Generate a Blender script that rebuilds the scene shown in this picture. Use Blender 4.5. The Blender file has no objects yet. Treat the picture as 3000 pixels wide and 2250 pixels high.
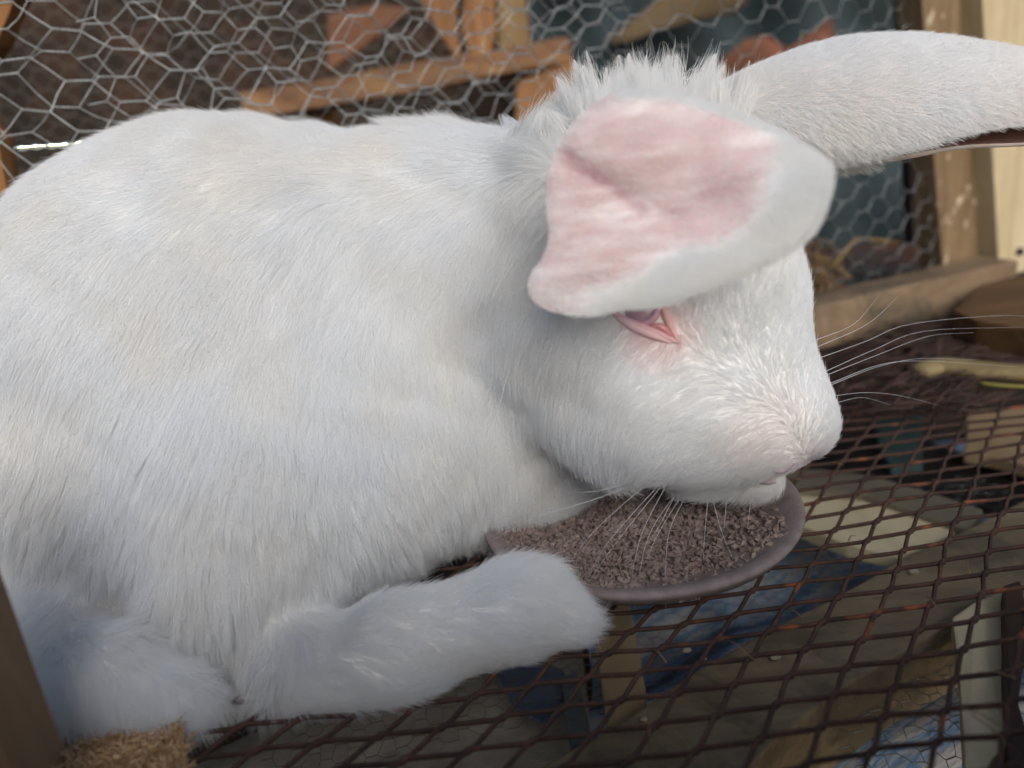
import bpy, bmesh, math, random
import numpy as np
from mathutils import Vector, Matrix
from mathutils.bvhtree import BVHTree
from mathutils.kdtree import KDTree

random.seed(7)
rng = np.random.default_rng(11)
sc = bpy.context.scene
C = sc.collection

# ------------------------------------------------------------------ camera
PITCH, ROLL, FPX, CAMH = math.radians(18), math.radians(7.5), 2100.0, 0.22
_r0 = Vector((1, 0, 0)); _u0 = Vector((0, math.sin(PITCH), math.cos(PITCH))); FWD = Vector((0, math.cos(PITCH), -math.sin(PITCH)))
RIGHT = _r0 * math.cos(ROLL) - _u0 * math.sin(ROLL)
UP = _r0 * math.sin(ROLL) + _u0 * math.cos(ROLL)
CAM = Vector((0, 0, CAMH))
cd = bpy.data.cameras.new('camera'); cam = bpy.data.objects.new('camera', cd); C.objects.link(cam)
m = Matrix((RIGHT, UP, -FWD)).transposed().to_4x4(); m.translation = CAM
cam.matrix_world = m
cd.sensor_width = 36.0; cd.lens = 36.0 * FPX / 3000.0
cd.clip_start = 0.01; cd.clip_end = 50
cd.dof.use_dof = True; cd.dof.focus_distance = 0.36; cd.dof.aperture_fstop = 3.8
sc.camera = cam

# ------------------------------------------------------------------ world and sun (soft shade-side daylight)
SUN_EL, SUN_AZ = 29.0, 167.0          # azimuth measured from +Y clockwise
w = bpy.data.worlds.new('World'); sc.world = w; w.use_nodes = True
nt = w.node_tree; bg = nt.nodes['Background']
sky = nt.nodes.new('ShaderNodeTexSky'); sky.sky_type = 'NISHITA'; sky.sun_disc = False
sky.sun_elevation = math.radians(SUN_EL); sky.sun_rotation = math.radians(SUN_AZ)
sky.air_density = 1.0; sky.dust_density = 3.0; sky.ozone_density = 1.0
nt.links.new(sky.outputs[0], bg.inputs[0]); bg.inputs[1].default_value = 0.10
sd = bpy.data.lights.new('sun', 'SUN'); sd.energy = 1.75; sd.angle = math.radians(36); sd.color = (0.97, 0.985, 1.0)
so = bpy.data.objects.new('sun', sd); C.objects.link(so)
_a, _e = math.radians(SUN_AZ), math.radians(SUN_EL)
sdir = Vector((math.sin(_a) * math.cos(_e), math.cos(_a) * math.cos(_e), math.sin(_e)))
so.rotation_euler = sdir.to_track_quat('Z', 'Y').to_euler()
sc.view_settings.view_transform = 'Standard'; sc.view_settings.look = 'None'
sc.view_settings.exposure = 0.26; sc.view_settings.gamma = 1.0
sc.cycles.use_denoising = True
sc.cycles.max_bounces = 12; sc.cycles.diffuse_bounces = 8; sc.cycles.transmission_bounces = 8; sc.cycles.transparent_max_bounces = 8
sc.cycles_curves.shape = 'RIBBONS'

# ------------------------------------------------------------------ measuring helpers: direction of a point seen at (px, py) of the 3000x2250 photograph
def ray(px, py):
    return FWD + RIGHT * ((px - 1500) / FPX) - UP * ((py - 1125) / FPX)
def P(px, py, Y):
    d = ray(px, py); return CAM + d * (Y / d.y)
def PZ(px, py, z):
    d = ray(px, py); return CAM + d * ((z - CAMH) / d.z)
def PN(px, py, p0, n):
    d = ray(px, py); return CAM + d * ((Vector(p0) - CAM).dot(n) / d.dot(n))
def proj(p):
    v = Vector(p) - CAM; z = v.dot(FWD)
    return 1500 + FPX * v.dot(RIGHT) / z, 1125 - FPX * v.dot(UP) / z

def lin(r, g=None, b=None):
    f = lambda c: ((c / 255 + 0.055) / 1.055) ** 2.4 if c / 255 > 0.04045 else c / 255 / 12.92
    return (f(r), f(g), f(b), 1.0)

# ------------------------------------------------------------------ object helpers
def tag(o, label=None, cat=None, group=None, kind=None):
    for k, v in (('label', label), ('category', cat), ('group', group), ('kind', kind)):
        if v: o[k] = v
    return o
def empty(name, loc, label, cat, group=None):
    o = bpy.data.objects.new(name, None); C.objects.link(o); o.location = loc; o.empty_display_size = 0.02
    return tag(o, label, cat, group)
def link(name, me, mat, parent=None, smooth=True):
    o = bpy.data.objects.new(name, me); C.objects.link(o)
    if mat: me.materials.append(mat)
    if smooth and hasattr(me, 'polygons') and len(me.polygons):
        me.polygons.foreach_set('use_smooth', [True] * len(me.polygons))
    if parent is not None:
        o.parent = parent
        o.matrix_parent_inverse = Matrix.Translation(parent.location).inverted()
    return o
def mesh_from(name, V, F):
    me = bpy.data.meshes.new(name); me.from_pydata([tuple(v) for v in V], [], F); me.update(); return me
class MB:
    def __init__(s): s.v = []; s.f = []
    def tube(s, pts, r, n=5, cap=True, r2=None):
        pts = [Vector(p) for p in pts]; N = len(pts); base = len(s.v)
        t = (pts[1] - pts[0]).normalized(); a = Vector((0, 0, 1)) if abs(t.z) < 0.9 else Vector((1, 0, 0))
        u = t.cross(a).normalized()
        for i, p in enumerate(pts):
            t = (pts[min(i + 1, N - 1)] - pts[max(i - 1, 0)]).normalized()
            u = (u - t * u.dot(t)).normalized(); w_ = t.cross(u)
            rr = r[i] if isinstance(r, (list, tuple)) else r
            for k in range(n):
                an = 2 * math.pi * (k + 0.5) / n
                s.v.append(p + u * (rr * math.cos(an)) + w_ * ((r2 if r2 else rr) * math.sin(an)))
        for i in range(N - 1):
            for k in range(n):
                a0 = base + i * n + k; a1 = base + i * n + (k + 1) % n
                s.f.append((a0, a1, a1 + n, a0 + n))
        if cap:
            s.f.append(tuple(base + k for k in range(n))[::-1]); s.f.append(tuple(base + (N - 1) * n + k for k in range(n)))
    def prism(s, poly, ext):
        """polygon (list of 3D points) swept by the vector ext"""
        base = len(s.v); n = len(poly); ext = Vector(ext)
        s.v += [Vector(p) for p in poly] + [Vector(p) + ext for p in poly]
        s.f.append(tuple(base + i for i in range(n))); s.f.append(tuple(base + n + i for i in range(n))[::-1])
        for i in range(n):
            j = (i + 1) % n; s.f.append((base + j, base + i, base + n + i, base + n + j))
    def bar(s, a, b, wv, hv):
        """box from a to b with cross-section vectors wv and hv (full sizes, centred)"""
        a, b, wv, hv = Vector(a), Vector(b), Vector(wv) / 2, Vector(hv) / 2
        s.prism([a - wv - hv, a + wv - hv, a + wv + hv, a - wv + hv], b - a)
    def build(s, name, mat, parent=None, bevel=0, smooth=False, wobble=0):
        me = mesh_from(name, s.v, s.f)
        if bevel:
            bm = bmesh.new(); bm.from_mesh(me); bmesh.ops.recalc_face_normals(bm, faces=bm.faces)
            bmesh.ops.bevel(bm, geom=bm.edges[:], offset=bevel, segments=2, affect='EDGES', profile=0.6)
            if wobble:
                bmesh.ops.subdivide_edges(bm, edges=[e for e in bm.edges if e.calc_length() > 0.03], cuts=6, use_grid_fill=True)
                for v in bm.verts:
                    v.co += Vector((math.sin(v.co.x * 90 + v.co.z * 47), math.sin(v.co.y * 77 + v.co.x * 31), math.sin(v.co.z * 83 + v.co.y * 53))) * wobble
            bm.to_mesh(me); bm.free()
        return link(name, me, mat, parent, smooth)
def samp(ctrl, n):
    """smooth curve through control points (Catmull-Rom)"""
    c = [Vector(p) for p in ctrl]; c = [c[0] * 2 - c[1]] + c + [c[-1] * 2 - c[-2]]; out = []
    seg = len(c) - 3
    for k in range(n):
        t = k / (n - 1) * seg; i = min(int(t), seg - 1); t -= i
        a, b, d, e = c[i:i + 4]
        out.append(0.5 * ((2 * b) + (d - a) * t + (2 * a - 5 * b + 4 * d - e) * t * t + (3 * b - a - 3 * d + e) * t ** 3))
    return out

# ------------------------------------------------------------------ materials
def newmat(name):
    m = bpy.data.materials.new(name); m.use_nodes = True
    return m, m.node_tree, m.node_tree.nodes['Principled BSDF']
def ramp(nt, fac, cols, interp='LINEAR'):
    r = nt.nodes.new('ShaderNodeValToRGB'); r.color_ramp.interpolation = interp
    e = r.color_ramp.elements
    while len(e) < len(cols): e.new(0.5)
    for i, (p, c) in enumerate(cols): e[i].position = p; e[i].color = c
    nt.links.new(fac, r.inputs[0]); return r.outputs[0]
def coords(nt, scale=(1, 1, 1), rot=(0, 0, 0)):
    t = nt.nodes.new('ShaderNodeTexCoord'); mp = nt.nodes.new('ShaderNodeMapping')
    mp.inputs['Scale'].default_value = scale; mp.inputs['Rotation'].default_value = rot
    nt.links.new(t.outputs['Object'], mp.inputs[0]); return mp.outputs[0]
def noise(nt, vec, scale, detail=4, rough=0.6, dist=0.0):
    n = nt.nodes.new('ShaderNodeTexNoise'); n.inputs['Scale'].default_value = scale; n.inputs['Detail'].default_value = detail
    n.inputs['Roughness'].default_value = rough; n.inputs['Distortion'].default_value = dist
    nt.links.new(vec, n.inputs['Vector']); return n.outputs['Fac']
def mixc(nt, fac, a, b, mode='MIX'):
    mx = nt.nodes.new('ShaderNodeMix'); mx.data_type = 'RGBA'; mx.blend_type = mode
    for s_, v in ((mx.inputs[0], fac), (mx.inputs[6], a), (mx.inputs[7], b)):
        if isinstance(v, (float, int, tuple)): s_.default_value = v
        else: nt.links.new(v, s_)
    return mx.outputs[2]
def bump(nt, bsdf, h, dist, strength=1.0):
    b = nt.nodes.new('ShaderNodeBump'); b.inputs['Distance'].default_value = dist; b.inputs['Strength'].default_value = strength
    nt.links.new(h, b.inputs['Height']); nt.links.new(b.outputs[0], bsdf.inputs['Normal'])
def wood(name, c1, c2, c3, axis=2, scale=1.0, flakes=None, rough=0.75, stain=None):
    """grain running along the axis (0 x, 1 y, 2 z)"""
    m, nt, b = newmat(name)
    s = [60 * scale] * 3; s[axis] = 3.0 * scale
    v = coords(nt, tuple(s)); n1 = noise(nt, v, 1.0, 6, 0.65, 0.6)
    v2 = coords(nt); n2 = noise(nt, v2, 14, 5, 0.7)
    col = ramp(nt, n1, [(0.28, c1), (0.5, c2), (0.72, c3)])
    col = mixc(nt, ramp(nt, n2, [(0.35, (0, 0, 0, 1)), (0.7, (1, 1, 1, 1))]), col, mixc(nt, 0.5, col, c1))
    if stain:
        n4 = noise(nt, v2, 9, 6, 0.75, 0.5)
        col = mixc(nt, ramp(nt, n4, [(0.46, (0, 0, 0, 1)), (0.6, (0.8, 0.8, 0.8, 1))]), col, stain)
    if flakes:
        n3 = noise(nt, coords(nt, (1, 1, 0.6)), 95, 3, 0.6)
        col = mixc(nt, ramp(nt, n3, [(0.60, (0, 0, 0, 1)), (0.68, (0.75, 0.75, 0.75, 1))]), col, flakes)
    nt.links.new(col, b.inputs['Base Color']); b.inputs['Roughness'].default_value = rough
    bump(nt, b, n1, 0.0012, 0.6)
    return m
def plain(name, c, rough=0.6, metal=0.0, c2=None, sc_=30, bumpd=0.0):
    m, nt, b = newmat(name)
    b.inputs['Roughness'].default_value = rough; b.inputs['Metallic'].default_value = metal
    if c2:
        n = noise(nt, coords(nt), sc_, 5, 0.65)
        nt.links.new(ramp(nt, n, [(0.35, c), (0.65, c2)]), b.inputs['Base Color'])
        if bumpd: bump(nt, b, n, bumpd)
    else: b.inputs['Base Color'].default_value = c
    return m

# fur: off-white strands, cream in patches, ochre stain round the hind foot
STAIN = P(165, 2240, 0.236); STAIN2 = P(2290, 1300, 0.285); EYEP = P(1935, 970, 0.295)
def fur_mat():
    m = bpy.data.materials.new('white_fur'); m.use_nodes = True; nt = m.node_tree
    nt.nodes.clear(); L = nt.links
    out = nt.nodes.new('ShaderNodeOutputMaterial')
    g = nt.nodes.new('ShaderNodeNewGeometry'); pos = g.outputs['Position']
    n1 = noise(nt, pos, 13, 3, 0.6); n2 = noise(nt, pos, 90, 3, 0.6)
    base = ramp(nt, n1, [(0.42, (0.86, 0.875, 0.89, 1)), (0.70, (0.868, 0.862, 0.845, 1))])
    base = mixc(nt, ramp(nt, n2, [(0.3, (0, 0, 0, 1)), (0.7, (0.12, 0.12, 0.12, 1))]), base, (0.80, 0.78, 0.74, 1))
    def spot(center, r0, r1, colr, amt, nscale):
        nonlocal base
        d = nt.nodes.new('ShaderNodeVectorMath'); d.operation = 'DISTANCE'; L.new(pos, d.inputs[0]); d.inputs[1].default_value = center
        nn = noise(nt, pos, nscale, 3, 0.6)
        ad = nt.nodes.new('ShaderNodeMath'); ad.operation = 'MULTIPLY_ADD'; L.new(nn, ad.inputs[0]); ad.inputs[1].default_value = r0 * 1.0; L.new(d.outputs['Value'], ad.inputs[2])
        mr = nt.nodes.new('ShaderNodeMapRange'); L.new(ad.outputs[0], mr.inputs[0])
        mr.inputs[1].default_value = r0 * 1.5 - r1; mr.inputs[2].default_value = r0 * 1.5 + r1; mr.inputs[3].default_value = amt; mr.inputs[4].default_value = 0
        base = mixc(nt, mr.outputs[0], base, colr)
    
    spot(STAIN2, 0.016, 0.014, (0.84, 0.72, 0.70, 1), 0.45, 260)
    spot(EYEP, 0.0125, 0.009, (0.88, 0.64, 0.64, 1), 0.7, 120)
    spot(P(2345, 1350, 0.31), 0.010, 0.010, (0.80, 0.66, 0.70, 1), 0.6, 120)
    d = nt.nodes.new('ShaderNodeBsdfDiffuse'); t = nt.nodes.new('ShaderNodeBsdfTranslucent'); mx = nt.nodes.new('ShaderNodeMixShader')
    L.new(base, d.inputs[0]); L.new(base, t.inputs[0]); mx.inputs[0].default_value = 0.5
    L.new(d.outputs[0], mx.inputs[1]); L.new(t.outputs[0], mx.inputs[2])
    gl = nt.nodes.new('ShaderNodeBsdfGlossy'); gl.inputs['Roughness'].default_value = 0.55; gl.inputs[0].default_value = (0.9, 0.93, 1, 1)
    m2 = nt.nodes.new('ShaderNodeMixShader'); m2.inputs[0].default_value = 0.015
    L.new(mx.outputs[0], m2.inputs[1]); L.new(gl.outputs[0], m2.inputs[2]); L.new(m2.outputs[0], out.inputs[0])
    return m
M_FUR = fur_mat()
M_WIRE = plain('galvanised_wire', (0.36, 0.39, 0.40, 1), 0.34, 0.8, (0.22, 0.22, 0.22, 1), 120)
M_POST = wood('rough_sawn_wood', lin(92, 74, 50), lin(120, 98, 70), lin(142, 120, 90), 2, 1.0, flakes=lin(200, 185, 160))
M_PALE = wood('pale_planed_wood', lin(160, 140, 105), lin(188, 172, 138), lin(202, 190, 160), 2, 0.7)
M_RAIL = wood('weathered_wood', lin(88, 72, 54), lin(128, 106, 82), lin(146, 124, 98), 0, 0.8, stain=lin(54, 54, 44))
M_DARKW = wood('dark_stained_wood', lin(92, 70, 50), lin(114, 90, 64), lin(130, 104, 76), 2, 0.8)
M_ORANGE = wood('orange_split_wood', lin(96, 60, 30), lin(138, 94, 52), lin(160, 118, 72), 2, 0.8)
M_BRWN = wood('brown_scrap_wood', lin(84, 50, 30), lin(112, 70, 42), lin(128, 86, 54), 0, 0.8)

# ------------------------------------------------------------------ the setting: earth under and behind the cage
GZ = -0.16
def ground():
    m, nt, b = newmat('dark_earth')
    v = coords(nt); n = noise(nt, v, 9, 8, 0.7, 0.3); n2 = noise(nt, v, 55, 4, 0.7)
    col = ramp(nt, n, [(0.3, lin(22, 20, 18)), (0.5, lin(48, 38, 30)), (0.72, lin(80, 56, 40))])
    col = mixc(nt, 0.5, col, ramp(nt, n2, [(0.3, lin(24, 21, 19)), (0.7, lin(86, 66, 50))]))
    nt.links.new(col, b.inputs['Base Color']); b.inputs['Roughness'].default_value = 0.95; bump(nt, b, n2, 0.01)
    V = []; F = []; N = 60
    for j in range(N + 1):
        for i in range(N + 1):
            x = -3 + 6 * i / N; y = -2 + 6 * j / N
            V.append((x, y, GZ - 0.006 + 0.005 * math.sin(x * 9 + y * 4) * math.cos(y * 7)))
    for j in range(N):
        for i in range(N):
            a = j * (N + 1) + i; F.append((a, a + 1, a + N + 2, a + N + 1))
    o = link('ground', mesh_from('ground', V, F), m); o['kind'] = 'structure'
ground()
def bank():
    """rising bank of earth and litter beyond the cage"""
    m, nt, b = newmat('brown_litter')
    v = coords(nt, (1, 1, 1)); n = noise(nt, v, 7, 7, 0.7, 0.5); n2 = noise(nt, v, 38, 5, 0.75)
    col = ramp(nt, n, [(0.34, lin(26, 21, 17)), (0.5, lin(42, 30, 22)), (0.64, lin(72, 46, 31))])
    col = mixc(nt, ramp(nt, n2, [(0.45, (0, 0, 0, 1)), (0.75, (0.6, 0.6, 0.6, 1))]), col, lin(74, 60, 40))
    nt.links.new(col, b.inputs['Base Color']); b.inputs['Roughness'].default_value = 0.95; bump(nt, b, n2, 0.02)
    V = []; F = []; NX, NZ = 90, 40
    for j in range(NZ + 1):
        for i in range(NX + 1):
            x = -3 + 6 * i / NX; t = j / NZ
            y = 1.75 + t * 0.55 + 0.05 * math.sin(x * 5 + t * 6) + 0.03 * math.sin(x * 13 + t * 17)
            V.append((x, y, GZ - 0.05 + t * 2.2 + 0.03 * math.sin(x * 7)))
    for j in range(NZ):
        for i in range(NX):
            a = j * (NX + 1) + i; F.append((a, a + 1, a + NX + 2, a + NX + 1))
    o = link('earth_bank', mesh_from('earth_bank', V, F), m); o['kind'] = 'structure'
bank()

# ------------------------------------------------------------------ cage: expanded metal floor, nets, posts and rails
cage = empty('rabbit_cage', (0, 0.5, 0), 'wooden rabbit cage with chicken wire sides and a rusty expanded metal floor', 'cage')

def floor_mesh():
    A = Vector((0.1120, 0.0040, 0)) * CAMH; B = Vector((0.0600, 0.069, 0)) * CAMH
    O = PZ(1982, 2023, 0.0); bond = (A * 0.6 + B) * 0.045
    mb = MB()
    def ok(p): return -0.75 < p.x < 1.1 and 0.12 < p.y < 1.16
    def warp(p):
        return Vector((p.x + 0.0011 * math.sin(p.y * 60 + p.x * 20), p.y + 0.0010 * math.sin(p.x * 50 + p.y * 9), 0.0022 * math.sin(p.x * 14) * math.cos(p.y * 11) + 0.0010 * math.sin(p.x * 37 + p.y * 51)))
    for j in range(-20, 70):
        for i in range(-70, 60):
            n = O + A * i + B * j
            if not ok(n): continue
            jit = Vector((rng.normal(0, 0.0004), rng.normal(0, 0.0003), 0))
            b0, b1 = n - bond, n + bond
            mb.tube([warp(b0 - bond * .2), warp(n), warp(b1 + bond * .2)], [0.0014, 0.0017, 0.0014], 5, False)
            for d in (A, B):
                e = n + d - bond
                mid1 = b1.lerp(e, 0.15) + (bond * 0.22); mid2 = b1.lerp(e, 0.85) - (bond * 0.22)
                mb.tube([warp(b1), warp(mid1), warp(b1.lerp(e, .5)), warp(mid2), warp(e)], 0.00098 if d is A else 0.0011, 5, False, 0.0012)
    m, nt, b = newmat('rusty_steel')
    v = coords(nt); n = noise(nt, v, 60, 5, 0.7); n2 = noise(nt, v, 46, 2, 0.5)
    col = ramp(nt, n, [(0.3, lin(46, 34, 31)), (0.6, lin(82, 56, 46)), (0.8, lin(108, 68, 48))])
    col = mixc(nt, ramp(nt, n2, [(0.62, (0, 0, 0, 1)), (0.70, (0.7, 0.7, 0.7, 1))]), col, lin(160, 92, 54))
    nt.links.new(col, b.inputs['Base Color']); b.inputs['Roughness'].default_value = 0.85; b.inputs['Metallic'].default_value = 0.15
    bump(nt, b, n, 0.0006)
    mb.build('floor_mesh', m, cage, smooth=True)
floor_mesh()

def hexnet(name, origin, u, v, nu, nv, px=0.062, pz=0.032, tw=0.016, r=0.00042, jit=0.0016, seed=1, clip=None, bulge=0.0, mat=M_WIRE, strands=True):
    """twisted hexagonal netting: u along the rows, v up; px period along a row, pz height of one full cell"""
    R = random.Random(seed); mb = MB(); nrm = u.cross(v).normalized()
    def wave(a, b): return 0.006 * math.sin(a * 17 + b * 9 + seed) + 0.004 * math.sin(b * 31 + a * 7)
    nodes = {}
    for j in range(nv * 2 + 1):
        for i in range(nu + 1):
            a = (i + (0.5 if j % 2 else 0.0)) * px; b = j * pz / 2
            c = origin + u * (a + R.gauss(0, jit)) + v * (b + R.gauss(0, jit)) + nrm * (wave(a, b) * (1 + bulge) + R.gauss(0, jit * 0.7))
            sl = R.gauss(0, 0.10)
            h = (u + v * sl).normalized() * tw / 2
            nodes[(i, j)] = (c - h, c + h)
    def keep(p): return clip is None or clip(p)
    for (i, j), (l, rr) in nodes.items():
        if not keep(l): continue
        ax = (rr - l); L = ax.length; ax.normalize(); s1 = ax.cross(nrm).normalized()
        if strands:
            for ph in (0, math.pi):
                pts = []
                for k in range(13):
                    t = k / 12; an = ph + t * math.pi * 5
                    pts.append(l + ax * (t * L) + (s1 * math.cos(an) + nrm * math.sin(an)) * r * 1.05)
                mb.tube(pts, r, 4, False)
        else:
            mb.tube([l, rr], r * 1.6, 4, False)
        di = 1 if j % 2 else 0
        for (ii, jj) in ((i + di, j + 1), (i + di - 1, j + 1)):
            if (ii, jj) not in nodes: continue
            l2, r2 = nodes[(ii, jj)]
            a_, b_ = (rr, l2) if ii == i + di else (l, r2)
            mid = a_.lerp(b_, 0.5) + nrm * R.gauss(0, jit * .5) + v * R.gauss(0, jit * .5)
            mb.tube([a_, mid, b_], r, 4, False)
    return mb.build(name, mat, cage, smooth=True)

# loose nets close behind the rabbit on the left
u1 = Vector((math.cos(math.radians(20)), math.sin(math.radians(20)), -0.02)).normalized(); v1 = Vector((0.0, 0.05, 1)).normalized()
o1 = P(-300, 760, 0.49)
hexnet('wire_net', o1, u1, v1, 8, 7, 0.066, 0.034, 0.0165, 0.00048, 0.0012, 3)
hexnet('wire_net', o1 + Vector((0.018, 0.022, 0.011)), (u1 + Vector((0, 0, -0.05))).normalized(), v1, 8, 7, 0.064, 0.033, 0.016, 0.00038, 0.002, 5)
# back wall net
BW0 = P(2430, 850, 0.72); BW1 = P(2900, 745, 0.785)
u2 = (BW1 - BW0); u2.z = 0; u2.normalize()
v2 = Vector((0, 0, 1)); bn = u2.cross(v2).normalized()
o2 = BW0 - u2 * 0.62; o2.z = 0.0
hexnet('wire_net', o2, u2, v2, 26, 17, 0.042, 0.026, 0.012, 0.00036, 0.0014, 8)
M_DIMWIRE = plain('dull_wire', (0.16, 0.14, 0.12, 1), 0.6, 0.4)
hexnet('wire_net', P(-300, 700, 0.95), Vector((1, 0.05, 0)).normalized(), v2, 20, 26, 0.036, 0.020, 0.010, 0.00040, 0.0014, 9, strands=False, mat=M_DIMWIRE)


# corner post: two faces
pd = bn if bn.y < 0 else -bn          # toward the camera
def postpt(px, py, off=0.0): return PN(px, py, BW0 + pd * off, pd)
def upright(name, xt, xb, wid, off, depth, mat, z0, z1, px_y=(0, 750)):
    """plank standing along the back wall; left edge passes (xt, 0) and (xb, 750)"""
    a = postpt(xt, px_y[0], off); b = postpt(xb, px_y[1], off)
    d = (a - b).normalized()
    lo = b + d * ((z0 - b.z) / d.z); hi = b + d * ((z1 - b.z) / d.z)
    mb = MB(); mb.prism([lo, lo + u2 * wid, hi + u2 * wid, hi], -pd * depth)
    return mb.build(name, mat, cage, bevel=0.0015, wobble=0.0006)
upright('post', 2702, 2760, 0.076, 0.012, 0.03, M_POST, 0.0, 0.75)
upright('post', 2880, 2925, 0.090, 0.034, 0.052, M_PALE, postpt(2925, 812, 0.034).z, 0.75)
# nail hole in the pale post
nh = postpt(2988, 737, 0.036)
me = bpy.data.meshes.new('nail'); bm = bmesh.new(); bmesh.ops.create_uvsphere(bm, u_segments=12, v_segments=8, radius=0.0042); bm.to_mesh(me); bm.free()
o = link('nail', me, plain('dark_nail', lin(40, 36, 34), 0.6, 0.4), cage); o.location = nh

# bottom rail of the back wall, lying on the floor mesh
def rail():
    a = PN(2240, 893, BW0 + pd * 0.02, pd); b = PN(2868, 748, BW0 + pd * 0.02, pd)
    a = b + (a - b) * 1.6
    top0 = [a, b, b + pd * 0.045, a + pd * 0.045]
    mb = MB(); mb.prism(top0, Vector((0, 0, -0.042)))
    return mb.build('rail', M_RAIL, cage, bevel=0.002, wobble=0.0008)
rail()

# near corner post at the lower left edge
def near_post():
    a = P(-210, 1640, 0.20); b = P(80, 2390, 0.185); mb = MB()
    a2 = a + (a - b) * 0.12
    mb.prism([b, a2, a2 - RIGHT * 0.045, b - RIGHT * 0.045], Vector((-0.004, 0.03, 0)))
    return mb.build('post', M_DARKW, cage, bevel=0.0012, wobble=0.0004)
near_post()
# unseen board added below the view to shade the legs and floor
mb = MB(); mb.bar((-0.62, 0.026, 0.070), (0.55, 0.026, 0.070), Vector((0, 0.018, 0)), Vector((0, 0, 0.21)))
mb.build('added_shade_board', M_DARKW, cage, bevel=0.0015, wobble=0.0004)

# two slanting battens at the far left, behind the loose net
def batten(name, pts, Y, th, mat, parent=None, bevel=0.001):
    mb = MB(); mb.prism([P(x, y, Y) for x, y in pts], Vector((0, th, 0)))
    return mb.build(name, mat, parent, bevel=bevel, wobble=0.0005)
tag(batten('wood_batten', [(-160, -120), (90, -120), (-10, 130), (-180, 330)], 0.60, 0.02, M_ORANGE), 'orange wood batten slanting behind the netting at the top left corner', 'batten')
tag(batten('wood_batten', [(-70, 330), (-8, 400), (48, 720), (-40, 720)], 0.58, 0.02, M_ORANGE), 'narrow orange wood batten beside the rabbit\'s rump at the left edge', 'batten')
# highlight on a bare wire at the left, painted as a beaded pale rod
mb = MB(); mb.tube(samp([P(40, 436, .47), P(120, 429, .475), P(200, 424, .48), P(290, 410, .49)], 20), [0.0012 + 0.0012 * abs(math.sin(i * 0.9)) for i in range(20)], 8)
M_SHINE = plain('glint_yellow', (0.95, 0.97, 0.75, 1), 0.15, 1.0)
tag(mb.build('wire_glint', M_SHINE, None, smooth=True), 'short bright glinting metal rod behind the netting near the rabbit\'s back', 'rod')

# ------------------------------------------------------------------ scraps behind the cage (all stand or lie beyond the back net)
def slab(name, pts, Y, th, mat, label, cat, Ys=None, bevel=0.0015, z=None):
    """plate with the outline pts at distance Y (or lying at height z), th thick"""
    if z is not None: poly = [PZ(x, y, z) for x, y in pts]; ext = Vector((0, 0, -th))
    else: poly = [P(x, y, (Ys[i] if Ys else Y)) for i, (x, y) in enumerate(pts)]; ext = Vector((0, th, 0))
    mb = MB(); mb.prism(poly, ext)
    return tag(mb.build(name, mat, None, bevel=bevel, wobble=0.0006), label, cat)
slab('wood_board', [(1180, -120), (1325, -120), (1352, 185), (1322, 150), (1250, 45)], 1.22, 0.02, M_ORANGE, 'orange split board, leftmost of the three standing behind the beam', 'board')
slab('wood_board', [(1366, -120), (1450, -120), (1454, 100), (1424, 190), (1388, 190), (1352, 80)], 1.20, 0.02, M_ORANGE, 'orange split board standing in the middle between the other two', 'board')
M_TAN = wood('tan_wood', lin(96, 76, 44), lin(124, 98, 60), lin(140, 112, 74), 2, 0.8)
slab('wood_board', [(1458, -120), (1530, -120), (1556, 160), (1462, 185)], 1.21, 0.02, M_TAN, 'duller tan board standing right of the two orange split boards', 'board')
def beam():
    a = P(1040, 262, 1.03); b = P(1668, 150, 1.13); d = (b - a).normalized()
    mb = MB(); mb.bar(a - d * 0.14, b, Vector((0, 0.05, 0.0)), Vector((0, 0.006, 0.034)))
    return tag(mb.build('wood_beam', wood('beam_wood', lin(78, 50, 30), lin(112, 76, 44), lin(150, 116, 70), 0, 0.7), None, bevel=0.002, wobble=0.001), 'long brown beam with a lighter top edge lying across behind the netting', 'beam')
beam()
slab('wood_block', [(1512, 238), (1680, 178), (1694, 238), (1690, 420), (1512, 420)], 1.10, 0.05, M_ORANGE, 'orange brown wood block just below the right end of the long beam', 'block')
slab('wood_scrap', [(960, 40), (1090, 10), (1215, 20), (1110, 105), (960, 210)], 1.35, 0.015, M_BRWN, 'reddish brown scrap of wood left of the three standing boards', 'wood')
slab('wood_scrap', [(868, 300), (900, 262), (975, 250), (985, 360), (900, 360)], 1.05, 0.015, M_ORANGE, 'small orange scrap poking up just above the rabbit\'s back', 'wood')

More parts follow.
